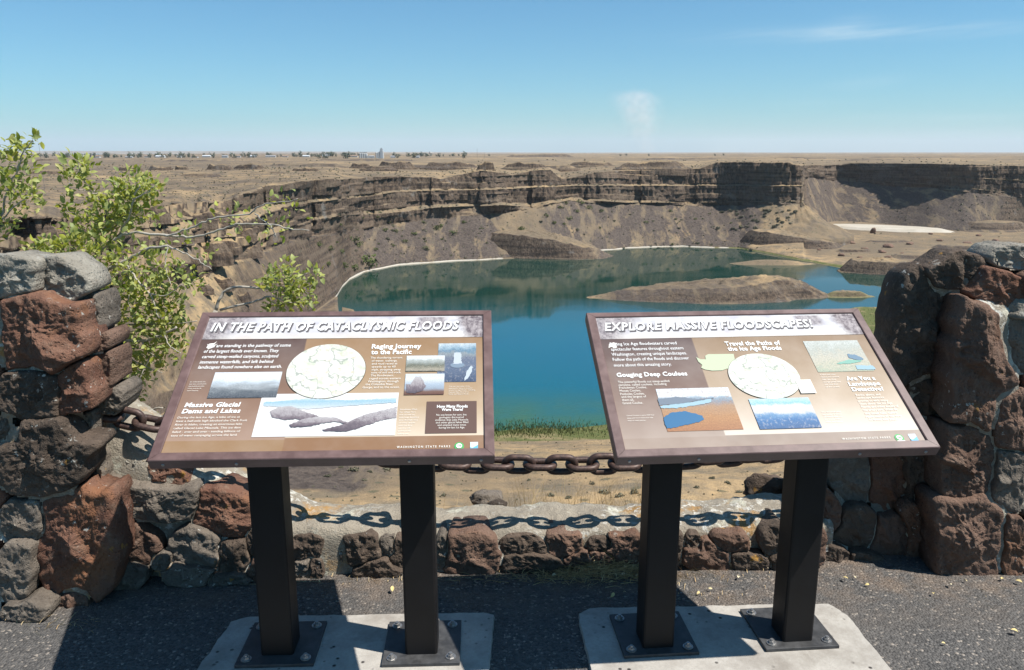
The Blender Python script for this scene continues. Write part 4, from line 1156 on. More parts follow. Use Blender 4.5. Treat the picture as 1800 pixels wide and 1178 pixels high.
class Sign:
    def __init__(self, root, c, yaw, tilt, w, l):
        self.root = root; self.c = np.array(c); self.w = w; self.l = l
        self.a = np.array([math.cos(yaw), math.sin(yaw), 0])
        b0 = np.array([-math.sin(yaw), math.cos(yaw), 0])
        self.b = b0 * math.cos(tilt) + np.array([0, 0, 1]) * math.sin(tilt)
        self.n = np.cross(self.a, self.b)
        self.M = Matrix(((self.a[0], self.b[0], self.n[0], 0), (self.a[1], self.b[1], self.n[1], 0), (self.a[2], self.b[2], self.n[2], 0), (0, 0, 0, 1)))
        self.M.translation = Vector(self.c) - root.location
    def px(self, u, v):
        r = ray(u, v); o = np.array([0, 0, CAMH])
        k = ((self.c - o) @ self.n) / (r @ self.n)
        p = o + r * k - self.c
        return float(p @ self.a), float(p @ self.b)
    def put(self, name, me, mat, parent, lift=0.0):
        o = mobj(name, me, mat, parent)
        M = Matrix.Translation((0, 0, lift))
        o.matrix_basis = (self.M @ M) if parent is self.root else M
        return o
    def quad(self, name, x0, x1, y0, y1, mat, parent, lift, th=0.0):
        V = [(x0, y0, 0), (x1, y0, 0), (x1, y1, 0), (x0, y1, 0)]
        me = mesh_np(name, V, [(0, 1, 2, 3)])
        uv = me.uv_layers.new(name='UVMap')
        for i, q in enumerate(((0, 0), (1, 0), (1, 1), (0, 1))):
            uv.data[i].uv = q
        return self.put(name, me, mat, parent, lift)
    def poly(self, name, pts, mat, parent, lift):
        bm = bmesh.new()
        vs = [bm.verts.new((p[0], p[1], 0)) for p in pts]
        f = bm.faces.new(vs)
        if f.normal.z < 0:
            f.normal_flip()
        x = [p[0] for p in pts]; y = [p[1] for p in pts]
        uvl = bm.loops.layers.uv.new('UVMap')
        for lp in f.loops:
            lp[uvl].uv = ((lp.vert.co.x - min(x)) / (max(x) - min(x)), (lp.vert.co.y - min(y)) / (max(y) - min(y)))
        bmesh.ops.triangulate(bm, faces=bm.faces[:])
        bm.normal_update()
        for f in bm.faces:
            if f.normal.z < 0:
                f.normal_flip()
        me = bpy.data.meshes.new(name)
        bm.to_mesh(me); bm.free()
        return self.put(name, me, mat, parent, lift)
    def ellipse(self, name, cx, cy, rx, ry, mat, parent, lift, n=64):
        return self.poly(name, [(cx + rx * math.cos(t), cy + ry * math.sin(t)) for t in np.linspace(0, 2 * math.pi, n, endpoint=False)], mat, parent, lift)
    def text(self, body, x, y, size, mat, parent, lift, width=None, shear=0.0, bold=0.0, space=1.0, align='LEFT', name='lettering', spacing=1.0):
        cu = bpy.data.curves.new(name, 'FONT')
        cu.body = body; cu.size = size; cu.shear = shear; cu.offset = bold * size
        cu.space_line = space; cu.align_x = align; cu.resolution_u = 2; cu.fill_mode = 'FRONT'
        cu.space_character = spacing
        to = bpy.data.objects.new(name, cu)
        COL.objects.link(to)
        bpy.context.view_layer.update()
        me = bpy.data.meshes.new_from_object(to)
        bpy.data.objects.remove(to)
        bpy.data.curves.remove(cu)
        me.name = name
        n = len(me.vertices)
        co = np.zeros(n * 3, np.float32); me.vertices.foreach_get('co', co); co = co.reshape(-1, 3)
        if width:
            x0, x1 = co[:, 0].min(), co[:, 0].max()
            sc = width / (x1 - x0)
            co[:, 0] = (co[:, 0] - (x0 if align == 'LEFT' else (x0 + x1) / 2)) * sc
        co[:, 0] += x; co[:, 1] += y; co[:, 2] = 0
        me.vertices.foreach_set('co', co.ravel())
        me.materials.clear()
        return self.put(name, me, mat, parent, lift)
    def line(self, body, u0, u1, v, capx, mat, parent, lift, **kw):
        """one line of lettering from pixel column u0 to u1 on baseline v, capx pixels tall"""
        x0, y0 = self.px(u0, v); x1, _ = self.px(u1, v); _, y2 = self.px(u0, v - capx)
        return self.text(body, x0, y0, (y2 - y0) / 0.70, mat, parent, lift, width=x1 - x0, **kw)
    def block(self, lines, u0, u1, v0, v1, mat, parent, lift, fill=0.56, **kw):
        """lines of small print filling a pixel box; u1 is the right end of the longest line"""
        x0, ya = self.px(u0, v0); x1, _ = self.px(u1, v0); _, yb = self.px(u0, v1)
        n = len(lines)
        pitch = (ya - yb) / (n - 0.3)
        size = pitch * fill / 0.70
        return self.text('\n'.join(lines), x0, ya - pitch * 0.66, size, mat, parent, lift, width=x1 - x0, space=pitch / size, **kw)
    def picture(self, u0, v0, u1, v1, mat, parent, lift, name='picture'):
        """upright picture whose upper left and lower right corners lie on the given pixels"""
        x0, y1 = self.px(u0, v0); x1, y0 = self.px(u1, v1)
        return self.quad(name, x0, x1, y0, y1, mat, parent, lift)

def build_sign(label, c, yaw, tilt, w, l, posts, stops_l, stops_r, split_u, plate_dy):
    mid = np.mean([np.array(p) for p in posts], axis=0)
    root = empty('interpretive_sign', (mid[0], mid[1], 0.0))
    tag(root, label, 'sign', 'interpretive signs at the overlook')
    g = Sign(root, c, yaw, tilt, w, l)
    # frame of four mitred bars with a stepped inner lip
    fw, dep = 0.0285, 0.036
    def bar(p0, p1, p2, p3):
        # p0,p1 outer edge; p2,p3 inner edge (plan corners); section with small inner chamfer
        bm = bmesh.new()
        e = 0.0022
        def ins(p, q, f): return (p[0] + (q[0] - p[0]) * f, p[1] + (q[1] - p[1]) * f)
        lo = [(*p, -dep) for p in (p0, p1, p2, p3)]
        f1 = e / fw
        o0, o1 = ins(p0, p3, f1), ins(p1, p2, f1)
        mids = [(*p0, -e), (*p1, -e)]
        hi = [(*o0, 0.0), (*o1, 0.0), (*ins(p2, p1, f1), 0.0), (*ins(p3, p0, f1), 0.0)]
        inn = [(*p2, -e), (*p3, -e)]
        vl = [bm.verts.new(v) for v in lo]; vm = [bm.verts.new(v) for v in mids]; vh = [bm.verts.new(v) for v in hi]; vi = [bm.verts.new(v) for v in inn]
        bm.faces.new((vl[0], vl[1], vm[1], vm[0])); bm.faces.new((vm[0], vm[1], vh[1], vh[0])); bm.faces.new((vh[0], vh[1], vh[2], vh[3]))
        bm.faces.new((vh[3], vh[2], vi[0], vi[1])); bm.faces.new((vi[1], vi[0], vl[2], vl[3])); bm.faces.new((vl[3], vl[2], vl[1], vl[0]))
        bm.faces.new((vl[0], vm[0], vh[0], vh[3], vi[1], vl[3])); bm.faces.new((vl[1], vl[2], vi[0], vh[2], vh[1], vm[1]))
        bmesh.ops.recalc_face_normals(bm, faces=bm.faces)
        me = bpy.data.meshes.new('frame_bar'); bm.to_mesh(me); bm.free()
        g.put('frame_bar', me, M_FRAME, root)
    W2, L2 = w / 2, l / 2
    q = 0.0006                                  # open mitre joint
    O = [(-W2, L2), (W2, L2), (W2, -L2), (-W2, -L2)]
    I = [(-W2 + fw, L2 - fw * 0.8), (W2 - fw, L2 - fw * 0.8), (W2 - fw, -L2 + fw), (-W2 + fw, -L2 + fw)]
    bar((O[0][0] + q, O[0][1]), (O[1][0] - q, O[1][1]), (I[1][0] - q, I[1][1]), (I[0][0] + q, I[0][1]))
    bar((O[1][0], O[1][1] - q), (O[2][0], O[2][1] + q), (I[2][0], I[2][1] + q), (I[1][0], I[1][1] - q))
    bar((O[2][0] - q, O[2][1]), (O[3][0] + q, O[3][1]), (I[3][0] + q, I[3][1]), (I[2][0] - q, I[2][1]))
    bar((O[3][0], O[3][1] + q), (O[0][0], O[0][1] - q), (I[0][0], I[0][1] - q), (I[3][0], I[3][1] + q))
    # tray under the panel
    bm = bmesh.new(); box_bm(bm, (0, 0, -0.024), w - 0.05, l - 0.05, 0.02)
    me = bpy.data.meshes.new('backing_tray'); bm.to_mesh(me); bm.free()
    g.put('backing_tray', me, M_POST, root)
    # printed panel, seated 6 mm below the frame
    xi0, xi1, yi0, yi1 = I[0][0] - 0.004, I[1][0] + 0.004, I[2][1] - 0.004, I[0][1] + 0.004
    sx0, _ = g.px(split_u[0], split_u[1])
    split = (sx0 - xi0) / (xi1 - xi0)
    panel = g.quad('printed_panel', xi0, xi1, yi0, yi1, print_mat('panel_print', stops_l, stops_r, split, 0, 0), root, -0.006)
    g.panel = panel; g.inner = (I[0][0], I[1][0], I[2][1], I[0][1])
    # posts, plates and bolts
    R = Matrix.Rotation(yaw, 3, 'Z')
    for i, (x, y) in enumerate(posts):
        # top of the post is cut to the slope of the tray
        bm = bmesh.new()
        s2 = 0.0508
        cor = [(-s2, -s2), (s2, -s2), (s2, s2), (-s2, s2)]
        ring = []
        rb = 0.008
        for (a_, b_) in cor:
            t0 = math.atan2(b_, a_)
            for dt in (-0.6, 0, 0.6):
                ring.append((a_ - math.copysign(rb, a_) + rb * math.cos(t0 + dt) * 1.2, b_ - math.copysign(rb, b_) + rb * math.sin(t0 + dt) * 1.2))
        lo, hi = [], []
        for (a_, b_) in ring:
            wv = R @ Vector((a_, b_, 0))
            wx, wy = x + wv.x, y + wv.y
            zt = g.c[2] - ((wx - g.c[0]) * g.n[0] + (wy - g.c[1]) * g.n[1]) / g.n[2] - 0.045
            lo.append(bm.verts.new((wx - root.location.x, wy - root.location.y, 0.026)))
            hi.append(bm.verts.new((wx - root.location.x, wy - root.location.y, zt)))
        n_ = len(ring)
        for j in range(n_):
            bm.faces.new((lo[j], lo[(j + 1) % n_], hi[(j + 1) % n_], hi[j]))
        bm.faces.new(hi); bm.faces.new(lo[::-1])
        post = bm_obj('post', bm, M_POST, root)
        bm = bmesh.new()
        box_bm(bm, (x - root.location.x, y + plate_dy - root.location.y, 0.0215), 0.25, 0.24, 0.012, R.to_4x4(), 0.002)
        pl = bm_obj('base_plate', bm, M_PLATE, root)
        for bx_ in (-0.095, 0.095):
            for by_ in (-0.09, 0.09):
                wv = R @ Vector((bx_, by_, 0))
                bm = bmesh.new()
                cx_, cy_ = x + wv.x - root.location.x, y + plate_dy + wv.y - root.location.y
                bmesh.ops.create_cone(bm, cap_ends=True, segments=20, radius1=0.017, radius2=0.017, depth=0.003, matrix=Matrix.Translation((cx_, cy_, 0.0292)))
                bmesh.ops.create_cone(bm, cap_ends=True, segments=6, radius1=0.012, radius2=0.011, depth=0.008, matrix=Matrix.Translation((cx_, cy_, 0.0345)))
                bmesh.ops.create_cone(bm, cap_ends=True, segments=10, radius1=0.006, radius2=0.0055, depth=0.006, matrix=Matrix.Translation((cx_, cy_, 0.0412)))
                bm_obj('bolt', bm, M_BOLT, pl)
    # screws on the front lip
    for fx in (-0.46, -0.25, 0.25, 0.46):
        bm = bmesh.new()
        bmesh.ops.create_cone(bm, cap_ends=True, segments=10, radius1=0.005, radius2=0.004, depth=0.003, matrix=Matrix.Translation((fx * w, -l / 2 - 0.001, -0.02)) @ Matrix.Rotation(math.pi / 2, 4, 'X'))
        me = bpy.data.meshes.new('screw'); bm.to_mesh(me); bm.free()
        g.put('screw', me, M_BOLT, root)
    return g

L1, L2_, L3, L4 = 0.0012, 0.0018, 0.0024, 0.0030   # print layers above the panel
def logos(g, u, v, s, pn):
    x, y = g.px(u, v)
    x2, y2 = g.px(u + s, v)
    r = (x2 - x) * 0.5
    lg = g.ellipse('park_emblem', x, y, r, r * 1.05, GREEN, pn, L1, 32)
    g.ellipse('emblem_mark', x, y + r * 0.05, r * 0.62, r * 0.62, WHITE, lg, L1, 24)
    g.text('105', x, y - r * 0.2, r * 0.66, GREEN, lg, L2_, align='CENTER', bold=0.02)
    g.poly('emblem_ribbon', [(x - r * 1.1, y - r * 1.25), (x + r * 1.1, y - r * 1.25), (x + r * 0.8, y - r * 0.75), (x - r * 0.8, y - r * 0.75)], CREAM, lg, L1 + 0.0003)
    x, y = g.px(u + s * 1.55, v)
    b = g.quad('flood_emblem', x - r * 0.8, x + r * 0.8, y - r * 1.1, y + r * 1.1, SKYB, pn, L1)
    g.poly('emblem_mark', [(x - r * 0.8, y - r * 1.1), (x + r * 0.8, y - r * 1.1), (x + r * 0.8, y + r * 0.3), (x + r * 0.1, y - r * 0.2), (x - r * 0.4, y - r * 0.5), (x - r * 0.8, y - r * 0.3)], BLUE, b, L1)
    g.poly('emblem_mark', [(x - r * 0.6, y + r * 0.1), (x - r * 0.1, y + r * 0.8), (x + r * 0.5, y + r * 0.7), (x + r * 0.2, y + r * 0.2)], WHITE, b, L1)
def title(g, s, u0, u1, v, cap, pn, bn):
    g.line(s, u0 + 1.6, u1 + 1.6, v + 1.8, cap, SHADE, bn, L1, shear=0.20, bold=0.052, spacing=1.10)
    g.line(s, u0, u1, v, cap, WHITE, bn, L2_, shear=0.20, bold=0.020, spacing=1.10)

TAN_L = [(0.0, (0.25, 0.155, 0.085)), (0.085, (0.25, 0.155, 0.085)), (0.0851, (0.285, 0.19, 0.14)), (0.4, (0.19, 0.115, 0.08)), (0.78, (0.095, 0.060, 0.052)), (1.0, (0.085, 0.055, 0.05))]
TAN_R = [(0.0, (0.22, 0.125, 0.070)), (0.095, (0.22, 0.125, 0.070)), (0.0951, (0.52, 0.43, 0.33)), (0.30, (0.36, 0.26, 0.165)), (0.78, (0.245, 0.150, 0.080)), (1.0, (0.22, 0.14, 0.08))]
SL = build_sign('sign with the title IN THE PATH OF CATACLYSMIC FLOODS, left of the two', (-0.532, 2.320, 0.955), math.radians(2.3), math.radians(30.3), 0.948, 0.610,
                [(-0.765, 2.341), (-0.297, 2.346)], TAN_L, TAN_R, (524, 660), 0.02)
pn = SL.panel
x0, x1, y0, y1 = SL.inner
_, yb = SL.px(560, 593)
bn = SL.quad('title_banner', x0, x1, yb, y1, M_BANNER, pn, L1)
title(SL, 'IN THE PATH OF CATACLYSMIC FLOODS', 369, 806, 581, 14.5, pn, bn)
x, y = SL.px(372, 606)
fe = SL.poly('flourish', [(x - 0.016, y - 0.008), (x - 0.010, y + 0.010), (x + 0.004, y + 0.012), (x + 0.012, y + 0.022), (x + 0.004, y + 0.002), (x + 0.016, y + 0.010), (x + 0.002, y - 0.010), (x - 0.008, y - 0.014)], CREAM, pn, L1)
for s, u0, u1, v in (('You are standing in the pathway of some', 362, 510, 609), ('of the largest floods ever known. They', 357, 489, 618.5), ('carved steep-walled canyons, sculpted', 354, 488, 628), ('immense waterfalls, and left behind', 350, 479, 637.5), ('landscapes found nowhere else on earth.', 347, 494, 646.5)):
    SL.line(s, u0, u1, v, 5.6, WHITE, pn, L2_, shear=0.15, bold=0.006)
SL.line('Massive Glacial', 323, 421, 714, 7.6, WHITE, pn, L2_, shear=0.15, bold=0.026, spacing=1.05)
SL.line('Dams and Lakes', 318, 421, 725, 7.6, WHITE, pn, L2_, shear=0.15, bold=0.026, spacing=1.05)
SL.block(['During the last Ice Age, a lobe of ice at', 'least a half-mile high blocked the Clark Fork', 'River in Idaho, creating an enormous lake', 'called Glacial Lake Missoula. This ice dam', 'failed - over and over - sending billions of', 'tons of water rampaging across the land.'], 312, 436, 730, 766, CREAM, pn, L2_, shear=0.1, bold=0.0)
SL.block(['An artist shows the', 'vast dam and the lake', 'that held back miles', 'of ice, and the far', 'shore beyond.'], 334, 364, 668, 686, CREAM, pn, L2_, 0.46)
p1 = SL.picture(378, 653, 485, 697, pic_mat('ice_lake_print', [(0.0, (0.05, 0.06, 0.08)), (0.22, (0.10, 0.12, 0.14)), (0.42, (0.35, 0.38, 0.40)), (0.58, (0.55, 0.62, 0.68)), (0.7, (0.76, 0.79, 0.82)), (1.0, (0.78, 0.82, 0.86))], 0.55, 3.0, (1.2, 1.6, 1), ((0.62, 0.64, 0.64), 0.7)), pn, L2_)
p2 = SL.picture(461, 691, 694, 763, flat('paper_print', (0.58, 0.57, 0.56), 0.35), pn, L1)
def blob_strip(g, pts_top, pts_bot, mat, parent, lift, name):
    raw = [np.array(g.px(*p)) for p in pts_top] + [np.array(g.px(*p)) for p in pts_bot[::-1]]
    pts = []
    rj = np.random.RandomState(len(raw) + int(abs(raw[0][0]) * 1e4) % 1000)
    for i_ in range(len(raw)):                  # ragged printed outline
        a_, b_ = raw[i_], raw[(i_ + 1) % len(raw)]
        n_ = max(1, int(np.linalg.norm(b_ - a_) / 0.004))
        for j_ in range(n_):
            pts.append(a_ + (b_ - a_) * j_ / n_ + rj.normal(size=2) * 0.0009)
    return g.poly(name, pts, mat, parent, lift)
M_ICE = pic_mat('ice_water_print', [(0.0, (0.72, 0.74, 0.76)), (0.4, (0.50, 0.63, 0.70)), (0.7, (0.36, 0.56, 0.66)), (1.0, (0.66, 0.74, 0.78))], 0.5, 4.0, (3, 1, 1))
M_RK = pic_mat('flood_rock_print', [(0.0, (0.12, 0.10, 0.12)), (0.35, (0.24, 0.20, 0.22)), (0.6, (0.45, 0.41, 0.42)), (1.0, (0.58, 0.55, 0.55))], 1.1, 5.0, (2.5, 1, 1), ((0.10, 0.08, 0.10), 0.7), 26.0)
blob_strip(SL, [(463, 706), (540, 699), (610, 702), (697, 698)], [(463, 712), (540, 718), (610, 712), (697, 706)], M_ICE, p2, L1, 'picture_water')
blob_strip(SL, [(474, 722), (490, 714), (512, 713), (535, 722), (560, 730), (566, 738)], [(478, 732), (500, 737), (520, 735), (545, 744), (566, 740)], M_RK, p2, L2_, 'picture_rock')
blob_strip(SL, [(508, 745), (535, 735), (560, 731), (590, 733), (612, 742)], [(512, 750), (545, 748), (570, 742), (590, 740), (612, 745)], M_RK, p2, L3, 'picture_rock')
blob_strip(SL, [(566, 754), (600, 746), (640, 728), (665, 722), (697, 714)], [(568, 757), (612, 757), (645, 746), (668, 738), (696, 733)], M_RK, p2, L2_, 'picture_rock')
x, y = SL.px(573, 650); xr, _ = SL.px(642, 650); _, yt = SL.px(573, 604)
ring = SL.ellipse('map_rim', x, y, xr - x + 0.0012, yt - y + 0.0012, INK, pn, L2_)
SL.ellipse('map_disc', x, y, xr - x, yt - y, M_MAP, ring, L1)
SL.line('Raging Journey', 653, 740, 611, 7.6, WHITE, pn, L2_, bold=0.026, spacing=1.05)
SL.line('to the Pacific', 652, 723, 621, 7.6, WHITE, pn, L2_, bold=0.026, spacing=1.05)
for s, u0, u1, v in (('The thundering torrent', 651, 707, 629), ('of water, icebergs,', 653, 698, 634.3), ('and mud raced at', 653, 698, 639.5), ('speeds up to 60', 653, 695, 644.8), ('mph, stripping away', 653, 704, 650), ('tons of soil and rock.', 652, 705, 655), ('The floodwaters', 651, 691, 660.2), ('raged across eastern', 649, 704, 665.5), ('Washington, through', 646, 700, 670.6), ('the Columbia River', 642, 691, 675.7), ('Gorge, and to the ocean.', 637, 702, 681)):
    SL.line(s, u0, u1, v, 3.6, CREAM, pn, L2_, bold=0.0)
wf = SL.picture(771, 602, 837, 669, pic_mat('waterfall_print', [(0.0, (0.07, 0.10, 0.17)), (0.3, (0.14, 0.18, 0.26)), (0.6, (0.17, 0.20, 0.27)), (0.72, (0.30, 0.34, 0.36)), (0.8, (0.16, 0.28, 0.38)), (0.9, (0.40, 0.52, 0.60)), (1.0, (0.62, 0.70, 0.75))], 0.35, 5.0, (1, 1, 1), ((0.36, 0.35, 0.36), 0.5), 18.0), pn, L1)
fall = flat('falls_print', (0.40, 0.44, 0.48), 0.4)
blob_strip(SL, [(798, 619), (810, 618)], [(797, 638), (812, 638)], fall, wf, L1, 'picture_falls')
x, y = SL.px(804, 637)
SL.ellipse('picture_mist', x, y - 0.008, 0.022, 0.012, flat('mist_print', (0.17, 0.22, 0.28), 0.4), wf, L1 - 0.0003, 24)
blob_strip(SL, [(820, 652), (828, 641), (831, 644)], [(816, 668), (822, 664), (828, 655)], fall, wf, L1, 'picture_falls')
SL.picture(715, 624, 781, 651, pic_mat('cliff_photo_print', [(0.0, (0.16, 0.15, 0.13)), (0.12, (0.42, 0.38, 0.30)), (0.35, (0.16, 0.17, 0.13)), (0.55, (0.32, 0.35, 0.33)), (0.72, (0.48, 0.52, 0.50)), (0.78, (0.72, 0.76, 0.78)), (1.0, (0.74, 0.79, 0.82))], 0.5, 4.0, (1.5, 1, 1), ((0.52, 0.48, 0.38), 0.6), 22.0), pn, L3)
lk = SL.picture(713, 656, 780, 692, pic_mat('shore_photo_print', [(0.0, (0.16, 0.08, 0.06)), (0.15, (0.22, 0.13, 0.10)), (0.3, (0.36, 0.42, 0.50)), (0.5, (0.45, 0.53, 0.62)), (0.6, (0.58, 0.63, 0.67)), (0.75, (0.74, 0.78, 0.80)), (1.0, (0.70, 0.77, 0.82))], 0.14, 3.0, (2, 1, 1)), pn, L3)
blob_strip(SL, [(714, 674), (722, 674), (726, 668), (731, 661), (739, 661), (744, 668), (748, 677)], [(714, 690), (730, 690), (742, 686), (748, 680)], M_RK, lk, L1, 'picture_rock')
SL.block(['You can visit many of the', 'spectacular features created', 'by the Ice Age Floods, including', 'Palouse Falls, Steamboat', 'Rock, and Beacon Rock.'], 789, 835, 676, 692, CREAM, pn, L2_, 0.44)
SL.block(['Floodwater filled', 'the valleys here', 'and carried ice', 'with huge boulders', 'over the high rims', 'of every canyon', 'until the flow', 'cut this cliff', 'and basin far', 'below you.'], 703, 737, 716, 762, CREAM, pn, L2_, 0.42)
bx = SL.picture(750, 704, 838, 759, DARKB, pn, L1, 'text_box')
SL.line('How Many Floods', 768, 822, 715.5, 5, WHITE, bx, L1, bold=0.022)
SL.line('Were There?', 776, 814, 721, 5, WHITE, bx, L1, bold=0.022)
for s, u0, u1, v in (('No one knows for sure, but', 767, 820, 729.5), ('geologists discovered', 772, 815, 734), ('evidence that Lake Missoula', 765, 823, 738.5), ('and other glacial lakes filled', 766, 823, 743), ('and emptied many times', 769, 819, 747.5), ('during the last Ice Age.', 771, 817, 752)):
    SL.line(s, u0, u1, v, 3.3, CREAM, bx, L1, bold=0.0)
SL.line('W A S H I N G T O N   S T A T E   P A R K S', 697, 791, 786, 3.6, CREAM, pn, L2_, bold=0.02)
logos(SL, 807, 782.5, 17, pn)

GRY_L = [(0.0, (0.27, 0.205, 0.165)), (0.08, (0.27, 0.205, 0.165)), (0.0801, (0.30, 0.235, 0.195)), (0.4, (0.175, 0.118, 0.095)), (0.78, (0.105, 0.072, 0.066)), (1.0, (0.10, 0.07, 0.065))]
GRY_R = [(0.0, (0.27, 0.205, 0.165)), (0.085, (0.25, 0.195, 0.160)), (0.0851, (0.54, 0.47, 0.40)), (0.35, (0.37, 0.285, 0.205)), (0.78, (0.235, 0.160, 0.100)), (1.0, (0.21, 0.15, 0.11))]
SR = build_sign('sign with the title EXPLORE MASSIVE FLOODSCAPES!, right of the two', (0.743, 2.392, 0.944), math.radians(4.83), math.radians(29.9), 0.948, 0.613,
                [(0.479, 2.381), (0.951, 2.416)], GRY_L, GRY_R, (1240, 660), 0.035)
pn = SR.panel
x0, x1, y0, y1 = SR.inner
_, yb = SR.px(1300, 590)
bn = SR.quad('title_banner', x0, x1, yb, y1, M_BANNER, pn, L1)
title(SR, 'EXPLORE MASSIVE FLOODSCAPES!', 1064, 1435, 580, 13.5, pn, bn)
x, y = SR.px(1078, 606)
SR.poly('flourish', [(x - 0.016, y - 0.010), (x - 0.012, y + 0.008), (x + 0.004, y + 0.016), (x + 0.015, y + 0.010), (x + 0.006, y + 0.004), (x + 0.012, y - 0.008), (x + 0.002, y - 0.012), (x - 0.006, y - 0.004)], CREAM, pn, L1)
for s, u0, u1, v in (('Raging Ice Age floodwaters carved', 1073, 1191, 606), ('spectacular features throughout eastern', 1075, 1203, 615), ('Washington, creating unique landscapes.', 1076, 1209, 624), ('Follow the path of the floods and discover', 1078, 1213, 633), ('more about this amazing story.', 1080, 1182, 643)):
    SR.line(s, u0, u1, v, 5.4, WHITE, pn, L2_, bold=0.0)
SR.line('Gouging Deep Coulees', 1085, 1210, 661, 7.2, WHITE, pn, L2_, bold=0.026, spacing=1.05)
for s, u0, u1, v in (('The powerful floods cut steep-walled', 1087, 1178, 672), ('canyons, called coulees, including', 1088, 1173, 677), ('Frenchman Coulee,', 1089, 1138, 682), ('Moses Coulee,', 1090, 1127, 687.3), ('Potholes Coulee,', 1091, 1134, 693), ('and the largest of', 1093, 1137, 698), ('them all,', 1094, 1115, 703.5), ('Grand Coulee.', 1095, 1131, 709)):
    SR.line(s, u0, u1, v, 4.0, CREAM, pn, L2_, bold=0.0)
SR.block(['Grand Coulee is up to 900 feet', 'deep and more than one mile', 'wide at many places.'], 1101, 1150, 727, 739, CREAM, pn, L2_, 0.42)
cp_ = SR.picture(1153, 682, 1308, 753, pic_mat('coulee_photo_print', [(0.0, (0.42, 0.20, 0.10)), (0.3, (0.50, 0.27, 0.13)), (0.55, (0.46, 0.30, 0.19)), (0.66, (0.30, 0.32, 0.36)), (0.76, (0.33, 0.42, 0.50)), (0.80, (0.74, 0.77, 0.80)), (1.0, (0.76, 0.79, 0.83))], 0.16, 4.0, (2, 1, 1), ((0.34, 0.17, 0.08), 0.6), 16.0), pn, L1)
blob_strip(SR, [(1161, 712), (1185, 709), (1215, 706), (1250, 699)], [(1163, 716), (1190, 716), (1225, 711), (1250, 706)], flat('pale_river_print', (0.26, 0.38, 0.44), 0.4), cp_, L1, 'picture_river')
blob_strip(SR, [(1166, 732), (1180, 724), (1205, 721), (1232, 728), (1238, 735)], [(1172, 752), (1188, 750), (1210, 745), (1230, 740), (1238, 736)], flat('river_print', (0.03, 0.12, 0.24), 0.4), cp_, L1, 'picture_river')
blob_strip(SR, [(1156, 700), (1190, 696), (1230, 700), (1255, 697)], [(1160, 711), (1190, 709), (1225, 703), (1255, 699)], flat('bank_print', (0.14, 0.17, 0.21), 0.4), cp_, L1, 'picture_bank')
SR.line('Travel the Paths of', 1276, 1374, 606, 7.0, WHITE, pn, L2_, bold=0.026, spacing=1.05)
SR.line('the Ice Age Floods', 1281, 1376, 615, 7.0, WHITE, pn, L2_, bold=0.026, spacing=1.05)
wa = [(1224, 626), (1232, 630), (1241, 630), (1240, 624), (1245, 621), (1290, 620.5), (1296, 646), (1278, 646.5), (1270, 649.5), (1252, 650), (1240, 648), (1233, 645), (1235, 640), (1228, 634)]
SR.poly('state_map', [SR.px(*p) for p in wa], LGREEN, pn, L2_)
x, y = SR.px(1344, 659); xr, _ = SR.px(1406, 659); _, yt = SR.px(1344, 620)
ring = SR.ellipse('map_rim', x, y, xr - x + 0.0012, yt - y + 0.0012, INK, pn, L2_)
SR.ellipse('map_disc', x, y, xr - x, yt - y, M_MAP, ring, L1)
SR.picture(1398, 667, 1436, 690, CREAM, pn, L4 + 0.001, 'map_key')
wp = SR.picture(1316, 700, 1446, 750, pic_mat('flooded_plain_print', [(0.0, (0.06, 0.14, 0.30)), (0.30, (0.07, 0.20, 0.42)), (0.45, (0.20, 0.36, 0.55)), (0.52, (0.66, 0.67, 0.70)), (0.75, (0.74, 0.75, 0.77)), (0.84, (0.30, 0.58, 0.74)), (1.0, (0.55, 0.74, 0.84))], 0.30, 3.0, (2.2, 1, 1), ((0.60, 0.56, 0.54), 0.4), 9.0), pn, L3)
gv = SR.picture(1412, 598, 1538, 650, pic_mat('aerial_photo_print', [(0.0, (0.46, 0.50, 0.38)), (0.2, (0.56, 0.54, 0.42)), (0.45, (0.60, 0.56, 0.46)), (0.7, (0.52, 0.53, 0.47)), (1.0, (0.62, 0.64, 0.60))], 0.9, 5.0, (1.5, 1, 1), ((0.30, 0.36, 0.32), 0.45), 14.0), pn, L1)
blob_strip(SR, [(1472, 637), (1490, 631), (1515, 631)], [(1472, 638.5), (1495, 638), (1515, 634)], flat('teal_print', (0.17, 0.34, 0.28), 0.4), gv, L1, 'picture_lake')
blob_strip(SR, [(1490, 621), (1505, 622), (1518, 629)], [(1492, 627), (1508, 632), (1518, 631)], flat('slate_print', (0.12, 0.19, 0.26), 0.4), gv, L1, 'picture_cliff')
blob_strip(SR, [(1504, 641), (1535, 641)], [(1508, 648), (1540, 648)], flat('pale_water_print', (0.24, 0.36, 0.43), 0.4), gv, L1, 'picture_lake')
SR.block(['A bird eye view', 'shows the ancient', 'falls, the deep', 'plunge pools and', 'old river bed', 'of the coulee.'], 1441, 1473, 655, 680, CREAM, pn, L2_, 0.42)
SR.block(['The flooded plain', 'lay under a sheet', 'of water that ran', 'for many miles', 'over the basalt.'], 1444, 1478, 721, 741, CREAM, pn, L2_, 0.42)
for s, u0, u1, v in (('Are You a', 1490, 1541, 667), ('Landscape', 1494, 1550, 676.5), ('Detective?', 1500, 1556, 686)):
    SR.line(s, u0, u1, v, 6.6, WHITE, pn, L2_, bold=0.026, spacing=1.05)
